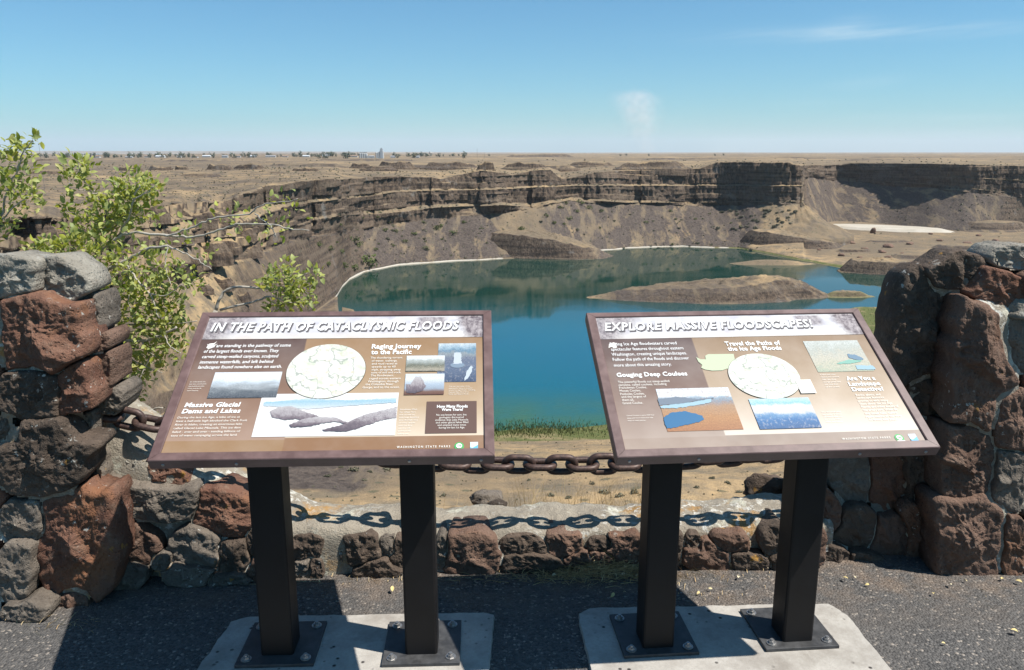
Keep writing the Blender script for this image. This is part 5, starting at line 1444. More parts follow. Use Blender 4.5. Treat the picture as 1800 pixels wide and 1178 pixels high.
for s, u0, u1, v in (('Rocks, plants, and', 1506, 1550, 694.5), ('landscape features', 1508, 1556, 699.5), ('provide us with many', 1510, 1563, 705), ('clues about the Ice Age', 1513, 1571, 710), ('Floods and other events of', 1516, 1582, 715.5), ("the area's past. What do", 1519, 1580, 721), ('the small hills, called', 1522, 1579, 727), ('ripple marks, in the view', 1524, 1588, 732.5), ('in front tell you?', 1530, 1579, 738)):
    SR.line(s, u0, u1, v, 3.8, CREAM, pn, L2_, bold=0.0)
SR.line('W A S H I N G T O N   S T A T E   P A R K S', 1482, 1568, 771.5, 3.4, CREAM, pn, L2_, bold=0.02)
logos(SR, 1582, 768, 16, pn)

# ---------------------------------------------------------------- leafy shrub behind the left pillar
def leaf_mat():
    k = NT('shrub_leaf')
    rnd = k.n('ShaderNodeObjectInfo').outputs['Random']
    at_ = k.n('ShaderNodeAttribute', _attribute_name='tone').outputs['Fac']
    g = k.math('ADD', k.math('MULTIPLY', rnd, 0.999), at_)
    g = k.math('FRACT', g)
    c = k.mix(k.ramp(g, 0.0, 0.7), (0.13, 0.19, 0.022), (0.42, 0.44, 0.07))
    c = k.mix(k.ramp(g, 0.80, 1.0, 0, 0.9), c, (0.46, 0.38, 0.08))
    back = k.n('ShaderNodeNewGeometry').outputs['Backfacing']
    c = k.mix(k.math('MULTIPLY', back, 0.45), c, (0.36, 0.39, 0.20))
    k.done(c, 0.5, None, 0.35)
    tr = k.n('ShaderNodeBsdfTranslucent', Color=k.mix(0.5, c, (0.50, 0.52, 0.06)))
    ms = k.n('ShaderNodeMixShader'); ms.inputs[0].default_value = 0.38
    k.t.links.new(k.b.outputs[0], ms.inputs[1]); k.t.links.new(tr.outputs[0], ms.inputs[2])
    k.t.links.new(ms.outputs[0], k.out.inputs['Surface'])
    return k.m
M_LEAF = leaf_mat()
k = NT('shrub_bark')
n = k.noise(k.coord('Object'), 40.0, 5, 0.7)
M_BARK = k.done(k.mix(k.ramp(n, 0.3, 0.7), (0.30, 0.265, 0.215), (0.46, 0.42, 0.36)), 0.85, k.bump(n, 0.4, 0.003), 0.2)
def leaf_arrays(L=1.0, Wd=0.56):
    """folded, slightly curled leaf of 8 quads, stem at the origin, along +x"""
    st = [0.0, 0.22, 0.5, 0.78, 1.0]
    wd = [0.03, 0.40, 0.50, 0.30, 0.015]
    V = []
    for s, w in zip(st, wd):
        z = 0.10 * math.sin(s * 2.2) - 0.12 * s * s
        V += [(s * L, -w * Wd, z + 0.16 * w), (s * L, 0, z), (s * L, w * Wd, z + 0.16 * w)]
    return np.array(V), grid_faces(len(st), 3)
LV, LF = leaf_arrays()
leaf_me = mesh_np('leaf', LV, LF, True)
def tube_bm(bm, pts, r0, r1, seg=7):
    pts = [np.array(p, float) for p in pts]
    rings = []
    n = len(pts)
    for i, p in enumerate(pts):
        t = pts[min(i + 1, n - 1)] - pts[max(i - 1, 0)]
        t = t / (np.linalg.norm(t) + 1e-9)
        a = np.cross(t, [0.3, 0.1, 1.0]); a /= np.linalg.norm(a) + 1e-9
        b = np.cross(t, a)
        r = r0 + (r1 - r0) * i / (n - 1)
        rings.append([bm.verts.new(p + r * (a * math.cos(w) + b * math.sin(w))) for w in np.linspace(0, 2 * math.pi, seg, endpoint=False)])
    for i in range(n - 1):
        for j in range(seg):
            bm.faces.new((rings[i][j], rings[i][(j + 1) % seg], rings[i + 1][(j + 1) % seg], rings[i + 1][j]))
    bm.faces.new(rings[-1]); bm.faces.new(rings[0][::-1])
def smooth_path(pts, sub=5, jit=0.0, seed=0):
    pts = np.array(pts, float)
    out = []
    n = len(pts)
    for i in range(n - 1):
        p0, p1, p2, p3 = pts[max(i - 1, 0)], pts[i], pts[i + 1], pts[min(i + 2, n - 1)]
        for k_ in range(sub):
            t = k_ / sub
            out.append(0.5 * ((2 * p1) + (-p0 + p2) * t + (2 * p0 - 5 * p1 + 4 * p2 - p3) * t * t + (-p0 + 3 * p1 - 3 * p2 + p3) * t ** 3))
    out.append(pts[-1])
    out = np.array(out)
    if jit:
        out[1:-1] += jit * np.random.RandomState(seed).normal(size=(len(out) - 2, 3))
    return out
SH = empty('shrub', (-2.1, 3.75, -0.35))
tag(SH, 'leafy yellow green shrub with bare grey twigs beside the left pillar', 'shrub')
rs = np.random.RandomState(77)
base = np.array([-2.15, 3.75, -0.35])
def brp(pts, y0, y1):
    return [at(u, v, y0 + (y1 - y0) * i / (len(pts) - 1)) for i, (u, v) in enumerate(pts)]
branches = [
    ([(132, 499), (170, 478), (217, 461), (258, 438), (295, 432)], 3.65, 3.55, 0.013, 0.007),
    ([(150, 470), (170, 448), (204, 421), (231, 410), (289, 414), (340, 417), (384, 405), (424, 393), (475, 395), (509, 402), (543, 405)], 3.7, 3.5, 0.010, 0.0028),
    ([(289, 414), (330, 404), (357, 390), (384, 383), (438, 375), (455, 363), (475, 358), (509, 354), (523, 349)], 3.6, 3.45, 0.006, 0.0025),
    ([(448, 376), (475, 397), (482, 408), (485, 417)], 3.5, 3.5, 0.004, 0.002),
    ([(295, 432), (322, 444), (353, 461), (372, 474)], 3.55, 3.5, 0.005, 0.002),
    ([(380, 545), (390, 519), (411, 505), (458, 507), (492, 511), (510, 508)], 3.6, 3.6, 0.010, 0.004),
    ([(387, 545), (435, 534), (472, 522), (492, 526), (520, 536)], 3.62, 3.55, 0.008, 0.003),
    ([(190, 606), (202, 602), (248, 599), (289, 589), (310, 575)], 3.6, 3.5, 0.011, 0.006),
    ([(180, 584), (193, 578), (240, 570), (288, 570), (346, 564)], 3.7, 3.55, 0.007, 0.003),
    ([(170, 722), (225, 720), (260, 720), (286, 717)], 3.45, 3.4, 0.008, 0.004),
    ([(196, 628), (230, 632), (262, 648), (285, 655)], 3.6, 3.5, 0.004, 0.002),
    ([(204, 618), (240, 612), (275, 628)], 3.6, 3.5, 0.004, 0.002),
    ([(187, 400), (187, 376), (177, 346), (160, 330), (140, 305), (138, 278)], 3.8, 3.7, 0.007, 0.0022),
    ([(177, 346), (160, 338), (136, 331)], 3.75, 3.7, 0.004, 0.002), ([(150, 450), (175, 420), (187, 400)], 3.75, 3.8, 0.009, 0.007),
    ([(204, 421), (225, 385), (235, 350), (245, 325)], 3.7, 3.6, 0.008, 0.003), ([(235, 350), (258, 338), (270, 328)], 3.62, 3.55, 0.004, 0.002),
    ([(217, 461), (240, 490), (262, 515), (280, 560)], 3.6, 3.5, 0.007, 0.003), ([(240, 490), (225, 530), (240, 570)], 3.58, 3.55, 0.005, 0.003), ([(262, 515), (290, 520), (320, 500)], 3.55, 3.45, 0.005, 0.002),
    ([(-60, 560), (-20, 420), (0, 390), (12, 340), (30, 300), (40, 270), (58, 245)], 3.8, 3.6, 0.010, 0.002), ([(0, 390), (30, 360), (50, 345)], 3.7, 3.6, 0.005, 0.002),
    ([(132, 499), (110, 470), (100, 450), (120, 420), (135, 400)], 3.7, 3.7, 0.008, 0.003), ([(492, 511), (515, 495), (540, 480)], 3.6, 3.5, 0.004, 0.002), ([(295, 432), (290, 470), (300, 500)], 3.55, 3.5, 0.004, 0.002),
    ([(248, 599), (262, 625), (250, 660), (232, 690)], 3.55, 3.5, 0.005, 0.002), ([(289, 589), (300, 610), (318, 622)], 3.5, 3.45, 0.004, 0.002), ([(132, 499), (120, 520), (90, 560)], 3.7, 3.75, 0.013, 0.013)]
bpts = []
for i, (pp, y0, y1, r0, r1) in enumerate(branches):
    w = smooth_path(brp(pp, y0, y1), 5, 0.0025, i); r0 *= 0.8; r1 *= 0.8
    bm = bmesh.new(); tube_bm(bm, w - np.array(SH.location), r0, r1)
    bm_obj('branch', bm, M_BARK, SH, None, True)
    bpts.append(w)
for i, (tip, r0, r1) in enumerate(((at(90, 560, 3.75), 0.022, 0.013), (at(-60, 560, 3.8), 0.020, 0.010), (at(190, 606, 3.6), 0.020, 0.011), (at(380, 545, 3.6), 0.016, 0.010), (at(170, 722, 3.45), 0.014, 0.008))):
    w = smooth_path([base + np.array([0.05 * i, 0.02 * i, 0]), base * 0.6 + tip * 0.4 + np.array([0.03, 0.05, 0.02]), tip], 7, 0.006, 50 + i)
    bm = bmesh.new(); tube_bm(bm, w - np.array(SH.location), r0, r1)
    bm_obj('stem', bm, M_BARK, SH, None, True)
clusters = [(12, 262, 26, 10), (30, 300, 42, 26), (20, 335, 38, 22), (48, 350, 28, 16), (8, 385, 26, 10), (6, 405, 20, 9), (60, 246, 12, 5), (26, 246, 6, 1), (38, 262, 18, 8), (140, 292, 26, 22), (132, 320, 26, 12), (158, 345, 28, 14), (120, 362, 22, 10), (132, 378, 18, 6),
            (238, 330, 38, 42), (214, 352, 34, 28), (262, 328, 26, 20), (200, 382, 40, 40), (242, 372, 40, 40), (150, 402, 34, 30), (182, 408, 30, 22), (128, 432, 40, 40), (98, 452, 34, 28), (180, 442, 38, 34), (205, 480, 42, 36), (250, 468, 48, 34), (168, 500, 36, 30),
            (210, 512, 38, 34), (300, 468, 32, 14), (292, 492, 28, 12), (330, 486, 22, 8), (262, 522, 40, 36), (240, 570, 42, 40), (280, 558, 38, 34), (300, 540, 32, 22), (284, 600, 34, 26), (268, 630, 36, 28), (240, 660, 32, 26), (228, 690, 26, 18), (308, 582, 28, 22), (318, 618, 18, 7), (225, 620, 30, 14),
            (500, 488, 36, 34), (520, 504, 34, 28), (532, 522, 26, 18), (488, 542, 28, 16), (552, 482, 16, 7), (470, 500, 20, 8), (190, 560, 26, 14), (255, 740, 30, 12), (70, 440, 30, 14), (345, 505, 16, 5), (360, 440, 20, 3), (430, 388, 40, 5), (505, 372, 40, 9), (480, 405, 30, 5), (390, 395, 40, 4), (330, 420, 40, 5), (310, 405, 30, 4)]
LM, LT = [], []
allb = np.concatenate(bpts)
for (u, v, r, n_) in clusters:
    n_ = int(n_ * 3.9)
    y = 3.6 + (0.12 if v < 420 else 0)
    c = at(u, v, y); m = mpp(y, c[2])
    for _ in range(n_):
        d = rs.normal(size=3); d /= np.linalg.norm(d)
        p = c + d * r * m * rs.uniform(0.1, 1.0) ** 0.6 * np.array([1, 1.4, 1])
        L = m * rs.uniform(9, 17) * (0.9 if v > 300 else 1.0)
        out = d * 0.5 + np.array([0.15, -0.1, 0.35]) + rs.normal(size=3) * 0.55
        out /= np.linalg.norm(out)
        nrm = np.array([0.25, -0.25, 0.9]) + rs.normal(size=3) * 0.55
        yv = np.cross(nrm, out); yv /= np.linalg.norm(yv); zv = np.cross(out, yv)
        LM.append(np.column_stack([out * L, yv * L * rs.uniform(0.8, 1.1), zv * L, p])); LT.append(rs.uniform())
order = rs.permutation(len(LM))
for q in order[:300]:
    A = LM[q]
    o = bpy.data.objects.new('leaf', leaf_me); o.data = leaf_me
    if not leaf_me.materials:
        leaf_me.materials.append(M_LEAF)
    link(o, SH)
    M = Matrix([[A[0, 0], A[0, 1], A[0, 2], A[0, 3] - SH.location.x], [A[1, 0], A[1, 1], A[1, 2], A[1, 3] - SH.location.y], [A[2, 0], A[2, 1], A[2, 2], A[2, 3] - SH.location.z], [0, 0, 0, 1]])
    o.matrix_basis = M
V_, F_, T_ = [], [], []
for i, q in enumerate(order[300:]):
    A = LM[q]
    V_.append(LV @ A[:, :3].T + A[:, 3] - np.array(SH.location)); F_.append(LF + i * len(LV)); T_.append(np.full(len(LV), LT[q]))
me = mesh_np('foliage', np.concatenate(V_), np.concatenate(F_), True)
a_ = me.attributes.new('tone', 'FLOAT', 'POINT'); a_.data.foreach_set('value', np.concatenate(T_).astype(np.float32))
fo = mobj('foliage', me, M_LEAF, SH); fo['kind'] = 'stuff'

# ---------------------------------------------------------------- bushes of the canyon
def bush_mesh(name, n, seed, flat_=0.75, size=0.30):
    r = np.random.RandomState(seed)
    V, F = [], []
    lobes = [(r.uniform(-0.5, 0.5), r.uniform(-0.5, 0.5), r.uniform(0.25, 0.55), r.uniform(0.35, 0.6)) for _ in range(6)]
    for i in range(n):
        l = lobes[r.randint(6)]
        d = r.normal(size=3); d /= np.linalg.norm(d)
        p = np.array([l[0], l[1], l[2]]) + d * l[3] * r.uniform(0.55, 1.0)
        p[2] = max(p[2] * flat_ * 1.3, 0.02)
        a = d * 0.4 + r.normal(size=3); a /= np.linalg.norm(a); b = np.cross(a, d + 0.3 * r.normal(size=3)); b /= np.linalg.norm(b) + 1e-9
        s = size * r.uniform(0.5, 1.0)
        V += [p - a * s * 0.5, p + b * s * 0.35, p + a * s * 0.5, p - b * s * 0.35]
        F.append([4 * i, 4 * i + 1, 4 * i + 2, 4 * i + 3])
    return mesh_np(name, np.array(V), np.array(F))
def leaf_flat(name, a, b):
    k = NT(name)
    rnd = k.n('ShaderNodeObjectInfo').outputs['Random']
    n = k.noise(k.n('ShaderNodeNewGeometry').outputs['Position'], 0.8, 3, 0.6)
    return k.done(k.mix(k.ramp(k.math('ADD', k.math('MULTIPLY', rnd, 0.5), k.math('MULTIPLY', n, 0.5)), 0.25, 0.75), a, b), 0.8, None, 0.15)
M_GB = leaf_flat('bush_green', (0.055, 0.075, 0.022), (0.105, 0.125, 0.040))
M_SB = leaf_flat('sage_grey_green', (0.085, 0.085, 0.055), (0.150, 0.140, 0.095))
M_FT = leaf_flat('far_tree_green', (0.060, 0.080, 0.055), (0.095, 0.11, 0.075))
GBM = [bush_mesh('bush', 150, 700 + i) for i in range(4)]
SBM = [bush_mesh('bush', 170, 710 + i, 0.6, 0.46) for i in range(4)]
for m_ in GBM: m_.materials.append(M_GB)
for m_ in SBM: m_.materials.append(M_SB)
rb = np.random.RandomState(5)
def bush(u, v, wpx, green, label, cat, group):
    p = surf(u, v)
    w = wpx / 2 * float(p[1]) / FPX
    o = bpy.data.objects.new('bush' if green else 'sagebrush', (GBM if green else SBM)[rb.randint(4)])
    link(o)
    o.location = p - np.array([0, 0, 0.12 * w])
    o.rotation_euler = (0, 0, rb.uniform(0, 6.28))
    o.scale = (w * 1.05, w * 1.05, w * rb.uniform(0.8, 1.15))
    tag(o, label, cat, group)
    return o
bush(645, 466, 44, True, 'largest green bush, standing on the left lake shore', 'bush', None)
for (u, v, w) in ((620, 424, 26), (630, 432, 22), (604, 468, 26), (622, 474, 26), (676, 406, 14), (697, 408, 15), (729, 413, 15), (690, 432, 12), (747, 438, 15), (766, 403, 18), (795, 411, 19), (775, 398, 12), (985, 366, 15), (1000, 386, 14), (974, 393, 12),
                  (1020, 358, 17), (995, 358, 14), (1015, 372, 12), (914, 404, 18), (977, 431, 13), (1135, 392, 12), (660, 440, 14), (712, 425, 12), (745, 392, 12), (815, 392, 12), (960, 380, 12), (1036, 366, 14), (1055, 372, 12), (1180, 372, 10), (580, 440, 18), (560, 432, 16), (600, 445, 16), (575, 465, 20)):
    bush(u, v, w, True, 'dark green bush growing on the talus slope below the far cliffs', 'bush', 'green bushes on the talus slope')
for i in range(90):
    u = rb.uniform(590, 1330); v = rb.uniform(372, 452)
    if 870 < u < 1090 and v > 425: continue
    bush(u, v, rb.uniform(5, 9.5), rb.uniform() < 0.45, 'small scrubby bush dotting the far talus', 'bush', 'small bushes dotting the far talus')
for i in range(46):
    u = rb.uniform(1260, 1420); v = rb.uniform(368, 405)
    bush(u, v, rb.uniform(6, 11), False, 'grey clump on the talus under the dark headland', 'bush', 'grey clumps under the headland')
for (u, v, w) in ((622, 828, 20), (650, 830, 13), (680, 826, 22), (600, 822, 12), (640, 845, 12), (575, 838, 14), (560, 812, 16), (690, 812, 14), (660, 815, 10), (970, 872, 18), (1000, 876, 16), (1060, 868, 26), (1090, 874, 22), (1115, 868, 20), (1040, 852, 14), (780, 872, 14), (930, 845, 10), (1250, 842, 14), (1225, 858, 12), (1280, 850, 16), (1300, 866, 16)):
    bush(u, v, w, False, 'grey green sagebrush on the tan slope below the wall', 'sagebrush', 'sagebrush below the wall')
# countless smaller scrub on slopes and plateau: one mass
Vs, Fs = [], []
q4 = np.array([[-0.5, 0, 0], [0, 0.35, 0.1], [0.5, 0, 0], [0, -0.35, 0.1]])
cnt = 0
def scrub(p, w, r):
    global cnt
    for _ in range(7):
        d = r.normal(size=3); d[2] = abs(d[2]); d /= np.linalg.norm(d)
        c = p + d * w * 0.45
        a = r.normal(size=3); a /= np.linalg.norm(a); b = np.cross(a, d); b /= np.linalg.norm(b) + 1e-9
        s = w * 0.55
        Vs.extend([c - a * s, c + b * s * 0.7, c + a * s, c - b * s * 0.7]); Fs.append([cnt, cnt + 1, cnt + 2, cnt + 3]); cnt += 4
lo_i = int(np.argmax(kinds == 'near'))
okr = np.where(np.isin(kinds, ['near', 'talus', 'bench', 'floor', 'flat']))[0]
for i in range(5200):
    ri = okr[rb.randint(len(okr))]; ci = rb.randint(NU)
    p = PT[ri, ci]
    if p[2] < LAKE + 0.6 or p[1] > 2200 or (p[1] > 1250 and rb.uniform() < 0.7): continue
    kd = kinds[ri]
    if kd == 'floor' and rb.uniform() < 0.6: continue
    scrub(p, max(0.4, rb.uniform(1.1, 2.9) * float(p[1]) / FPX), rb)
fl_r = np.where(kinds == 'flat')[0]
for i in range(9000):
    ri = fl_r[rb.randint(len(fl_r))]; ci = rb.randint(NU)
    p = PT[ri, ci]
    if p[1] > 1300 or vnoise(np.array([[p[0] / 45, p[1] / 45, 2.0]]), 3)[0] < rb.uniform(-0.6, 0.5): continue
    scrub(p, max(0.4, rb.uniform(0.9, 2.4) * float(p[1]) / FPX), rb)
me = mesh_np('scrub', np.array(Vs), np.array(Fs))
o = mobj('scrub', me, M_SB); o['kind'] = 'stuff'; o['label'] = 'countless low grey sage scrub on slopes and plateau'
# boulders on the canyon floor
BM_ = []
for i in range(4):
    p, F = stone_mesh('boulder', 1, 0.9, 0.75, 800 + i, 3, 0.12)
    m_ = mesh_np('boulder', p, F, True); m_.materials.append(ST['brown']); BM_.append(m_)
o = bpy.data.objects.new('boulder', BM_[0]); link(o); p = surf(1535, 410); o.location = p + np.array([0, 0, 3]); o.scale = (4.2, 4, 6.5)
tag(o, 'tallest boulder standing alone before the pale dry lake bed', 'boulder')
for (u, v, w) in ((1470, 432, 9), (1452, 428, 6), (1497, 428, 12), (1580, 402, 7), (1636, 412, 8), (1520, 440, 16), (1550, 444, 14), (1478, 450, 13), (1440, 440, 8), (1600, 430, 12), (1650, 424, 10), (1560, 455, 16), (1625, 452, 18), (1700, 430, 16), (1420, 425, 6), (1585, 447, 9), (1510, 454, 9), (1750, 425, 12), (1490, 412, 6), (1665, 440, 9), (1560, 435, 18), (1720, 415, 9), (1454, 414, 6), (1600, 462, 10)):
    p = surf(u, v); w_ = w / 2 * float(p[1]) / FPX
    o = bpy.data.objects.new('boulder', BM_[rb.randint(4)]); link(o)
    o.location = p + np.array([0, 0, w_ * 0.2]); o.rotation_euler = (0, 0, rb.uniform(0, 6)); o.scale = (w_, w_, w_ * 0.7)
    tag(o, 'low brown boulder on the sandy canyon floor at the right', 'boulder', 'boulders on the canyon floor')

# ---------------------------------------------------------------- the town on the plateau
FTM = [bush_mesh('crown', 90, 720 + i, 1.0, 0.42) for i in range(4)]
for m_ in FTM: m_.materials.append(M_FT)
def plat(u, v):
    """plateau point seen at this pixel"""
    return surf(u, max(v, 270.5))
tw = np.random.RandomState(12)
M_TRUNK = flat('tree_trunk', (0.10, 0.08, 0.06), 0.9)
bm = bmesh.new(); bmesh.ops.create_cone(bm, cap_ends=True, segments=6, radius1=0.12, radius2=0.07, depth=0.6, matrix=Matrix.Translation((0, 0, 0.1)))
trunk_me = bpy.data.meshes.new('trunk'); bm.to_mesh(trunk_me); bm.free(); trunk_me.materials.append(M_TRUNK)
TOWN_D = 2900.0
def town_pt(u, v=276.5, D=TOWN_D):
    """where the flat stands at that bearing, D metres out"""
    j = int(np.argmin(np.abs(UU - u)))
    col = PT[:, j]
    i = int(np.argmin(np.abs(col[:, 1] - D)))
    return np.array([(u - 900) / FPX / 1.02 * D, D, col[i, 2]])
for i in range(150):
    r = tw.uniform()
    u = 60 + 760 * r if tw.uniform() < 0.75 else tw.choice([250, 330, 400, 560, 610, 690]) + tw.normal() * 28
    if 632 < u < 662: continue
    D = tw.uniform(2500, 4300)
    p = town_pt(u, D=D)
    h = tw.uniform(7, 17)
    w_ = h * tw.uniform(0.5, 1.0)
    t = empty('tree', p)
    tag(t, 'tiny dark tree among the houses of the far town', 'tree', 'trees of the far town')
    t.scale = (w_, w_, h)
    a = bpy.data.objects.new('crown', FTM[tw.randint(4)]); link(a, t)
    b = bpy.data.objects.new('trunk', trunk_me); link(b, t)
for (u, D) in ((1270, 4200), (1255, 4200), (1090, 4300), (1140, 4200), (980, 4000), (1100, 4300), (860, 4000)):
    p = town_pt(u, D=D); t = empty('tree', p); t.scale = (9, 9, 9)
    tag(t, 'lone dark tree on the far horizon right of the town', 'tree', 'lone trees on the horizon')
    a = bpy.data.objects.new('crown', FTM[tw.randint(4)]); link(a, t)
    b = bpy.data.objects.new('trunk', trunk_me); link(b, t)
M_WALLW = flat('white_siding', (0.44, 0.44, 0.43), 0.7)
M_ROOFS = [flat('grey_roof', (0.24, 0.24, 0.25), 0.8), flat('brown_roof', (0.22, 0.16, 0.12), 0.8), flat('metal_roof', (0.50, 0.52, 0.54), 0.4)]
M_WIN = flat('window_dark', (0.04, 0.05, 0.06), 0.2)
def house(u, D, w, d, h, kind):
    p = town_pt(u, D=D); r = empty('house', p)
    bm = bmesh.new(); box_bm(bm, (0, 0, h / 2 - 0.5), w, d, h + 1)
    bm_obj('wall', bm, M_WALLW, r)
    bm = bmesh.new()
    rh = d * 0.28
    v = [bm.verts.new(c) for c in ((-w / 2 - .4, -d / 2 - .4, h), (w / 2 + .4, -d / 2 - .4, h), (w / 2 + .4, d / 2 + .4, h), (-w / 2 - .4, d / 2 + .4, h), (-w / 2 - .4, 0, h + rh), (w / 2 + .4, 0, h + rh))]
    for f_ in ((0, 1, 5, 4), (2, 3, 4, 5), (3, 0, 4), (1, 2, 5), (3, 2, 1, 0)): bm.faces.new([v[q] for q in f_])
    bm_obj('roof', bm, M_ROOFS[kind], r)
    for q in range(max(2, int(w / 5))):
        bm = bmesh.new(); box_bm(bm, (-w / 2 + (q + 0.5) * w / max(2, int(w / 5)), -d / 2 - 0.06, h * 0.55), 1.4, 0.1, 1.3)
        bm_obj('window', bm, M_WIN, r)
    return r
for i, (u, D, w) in enumerate(((230, 2900, 26), (262, 3000, 18), (285, 2800, 30), (318, 3000, 16), (345, 2900, 22), (366, 3050, 30), (398, 2850, 20), (422, 2950, 14), (447, 3000, 24), (478, 2850, 34), (503, 2950, 20), (540, 2900, 24), (575, 3000, 28), (620, 2900, 40), (655, 2800, 16), (692, 2950, 18), (172, 2950, 30), (150, 3100, 20), (735, 3000, 14))):
    tag(house(u, D, w, tw.uniform(9, 14), tw.uniform(3.5, 6), i % 3), 'small pale house in the far town', 'house', 'houses of the far town')
M_SILO = flat('silo_concrete', (0.42, 0.43, 0.43), 0.7)
gp = town_pt(650, D=2800)
G = empty('grain_elevator', gp)
tag(G, 'tall pale grain elevator with silos rising over the far town', 'grain elevator')
def cyl(bm, x, y, r, z0, z1, r2=None, seg=20):
    bmesh.ops.create_cone(bm, cap_ends=True, segments=seg, radius1=r, radius2=r if r2 is None else r2, depth=z1 - z0, matrix=Matrix.Translation((x, y, (z0 + z1) / 2)))
for i, (x, z) in enumerate(((-30, 17), (-23, 17), (-16, 17), (-9, 15), (26, 20), (33, 20), (40, 24), (47, 24))):
    bm = bmesh.new(); cyl(bm, x, 0, 3.9, -2, z); cyl(bm, x, 0, 4.0, z, z + 2.2, 0.8)
    bm_obj('silo', bm, M_SILO, G, None, False)
bm = bmesh.new(); box_bm(bm, (-19, 0, 20.6), 26, 4, 3); bm_obj('conveyor_gallery', bm, M_SILO, G)
bm = bmesh.new(); box_bm(bm, (43, 0, 15), 9, 9, 34); box_bm(bm, (43, 0, 33.5), 5, 5, 4); bm_obj('headhouse', bm, flat('headhouse_siding', (0.36, 0.40, 0.43), 0.7), G)
bm = bmesh.new(); box_bm(bm, (5, 0, 4), 26, 14, 11); bm_obj('storage_shed', bm, M_WALLW, G)
bm = bmesh.new()
for x in (-3.2, 3.2): cyl(bm, x, 0, 0.45, -1, 15, seg=8)
p = town_pt(757, D=3200); WTW = empty('water_tower', p)
tag(WTW, 'small white water tower right of the far town', 'water tower')
bm_obj('leg', bm, M_WALLW, WTW)
bm = bmesh.new(); cyl(bm, 0, 0, 5, 14, 20); cyl(bm, 0, 0, 5.1, 20, 22.5, 0.5); bm_obj('tank', bm, M_WALLW, WTW, None, True)
M_POLE = flat('pole_grey', (0.16, 0.15, 0.14), 0.7)
for (u, D, h, lb) in ((75, 420, 26, 'thin pole on the plateau, leftmost of the four'), (121, 420, 7, 'short pole with a white head on the left plateau'), (839, 3000, 32, 'thin mast on the horizon, left of the pair'), (852, 3000, 20, 'shorter thin mast on the horizon, right of the pair')):
    p = town_pt(u, D=D); r = empty('pole', p); tag(r, lb, 'pole')
    bm = bmesh.new(); cyl(bm, 0, 0, 0.12 if D < 1000 else 0.5, -2, h, 0.05 if D < 1000 else 0.3, 8); bm_obj('shaft', bm, M_POLE, r)
    bm = bmesh.new(); box_bm(bm, (0, 0, h), (1.1 if u == 121 else 0.5) * (1 if D < 1000 else 2), 0.4, 0.5); bm_obj('head', bm, M_WALLW if u == 121 else M_POLE, r)

# ---------------------------------------------------------------- small things on the ground
k = NT('dry_straw')
rnd = k.n('ShaderNodeAttribute', _attribute_name='tone').outputs['Fac']
M_STRAW = k.done(k.mix(rnd, (0.42, 0.27, 0.12), (0.66, 0.52, 0.30)), 0.7, None, 0.25)
def blades(name, items, label):
    """items: (base, tip, width, bend)"""
    V, F, T = [], [], []
    for i, (a, b, w, bend, tn) in enumerate(items):
        a, b = np.array(a), np.array(b)
        d = b - a; s = np.cross(d, [0.2, 1, 0.35]); s = s / (np.linalg.norm(s) + 1e-9) * w
        m = (a + b) / 2 + np.array(bend)
        V += [a - s, a + s, m + s * 0.8, m - s * 0.8, b + s * 0.15, b - s * 0.15]
        F += [[6 * i, 6 * i + 1, 6 * i + 2, 6 * i + 3], [6 * i + 3, 6 * i + 2, 6 * i + 4, 6 * i + 5]]
        T += [tn] * 6
    me = mesh_np(name, np.array(V), np.array(F))
    a_ = me.attributes.new('tone', 'FLOAT', 'POINT'); a_.data.foreach_set('value', np.array(T, np.float32))
    o = mobj(name, me, M_STRAW); o['kind'] = 'stuff'; o['label'] = label
    return o
rg = np.random.RandomState(9)
it = []
for i in range(1300):
    f_ = rg.normal()
    x = 0.36 + 0.15 * f_; y = 2.832 + 0.035 * rg.normal()
    hz = 0.055 * math.exp(-((x - 0.36) / 0.16) ** 2) * rg.uniform(0, 1) + 0.004
    a = rg.uniform(0, 6.28); L = rg.uniform(0.02, 0.075)
    it.append(((x, y, hz), (x + math.cos(a) * L, y + math.sin(a) * L * 0.7, max(0.003, hz + rg.uniform(-0.012, 0.02))), rg.uniform(0.0007, 0.0016), (0, 0, rg.uniform(0, 0.008)), rg.uniform()))
for i in range(260):                            # wisps along the foot of the wall
    x = rg.uniform(-1.1, 1.2); y = 2.80 + 0.05 * (x > 0) + rg.normal() * 0.02
    a = rg.uniform(0, 6.28); L = rg.uniform(0.015, 0.06)
    it.append(((x, y, 0.004), (x + math.cos(a) * L, y + math.sin(a) * L * 0.6, 0.006), rg.uniform(0.0006, 0.0014), (0, 0, 0.003), rg.uniform()))
for i in range(70):
    x, y = (0.70 + 0.06 * rg.normal(), 2.69 + 0.02 * rg.normal()) if i < 40 else (1.55 + 0.25 * rg.normal(), 2.72 + 0.06 * rg.normal())
    a = rg.uniform(0, 6.28); L = rg.uniform(0.01, 0.05)
    it.append(((x, y, 0.005), (x + math.cos(a) * L, y + math.sin(a) * L * 0.6, 0.007), rg.uniform(0.0006, 0.0013), (0, 0, 0.003), rg.uniform()))
for i in range(60):
    x, y = -1.62 + 0.09 * rg.normal(), 2.50 + 0.03 * rg.normal()
    a = rg.uniform(0, 6.28); L = rg.uniform(0.01, 0.05)
    it.append(((x, y, 0.005), (x + math.cos(a) * L, y + math.sin(a) * L * 0.6, 0.007 + rg.uniform(0, 0.02)), rg.uniform(0.0006, 0.0013), (0, 0, 0.003), rg.uniform()))
blades('straw_litter', it, 'heap of pale dry straw against the wall foot')
it = []
def brink_z(y): return 0.06 * -1 + (-0.49) * (y - 3.05) / 1.55
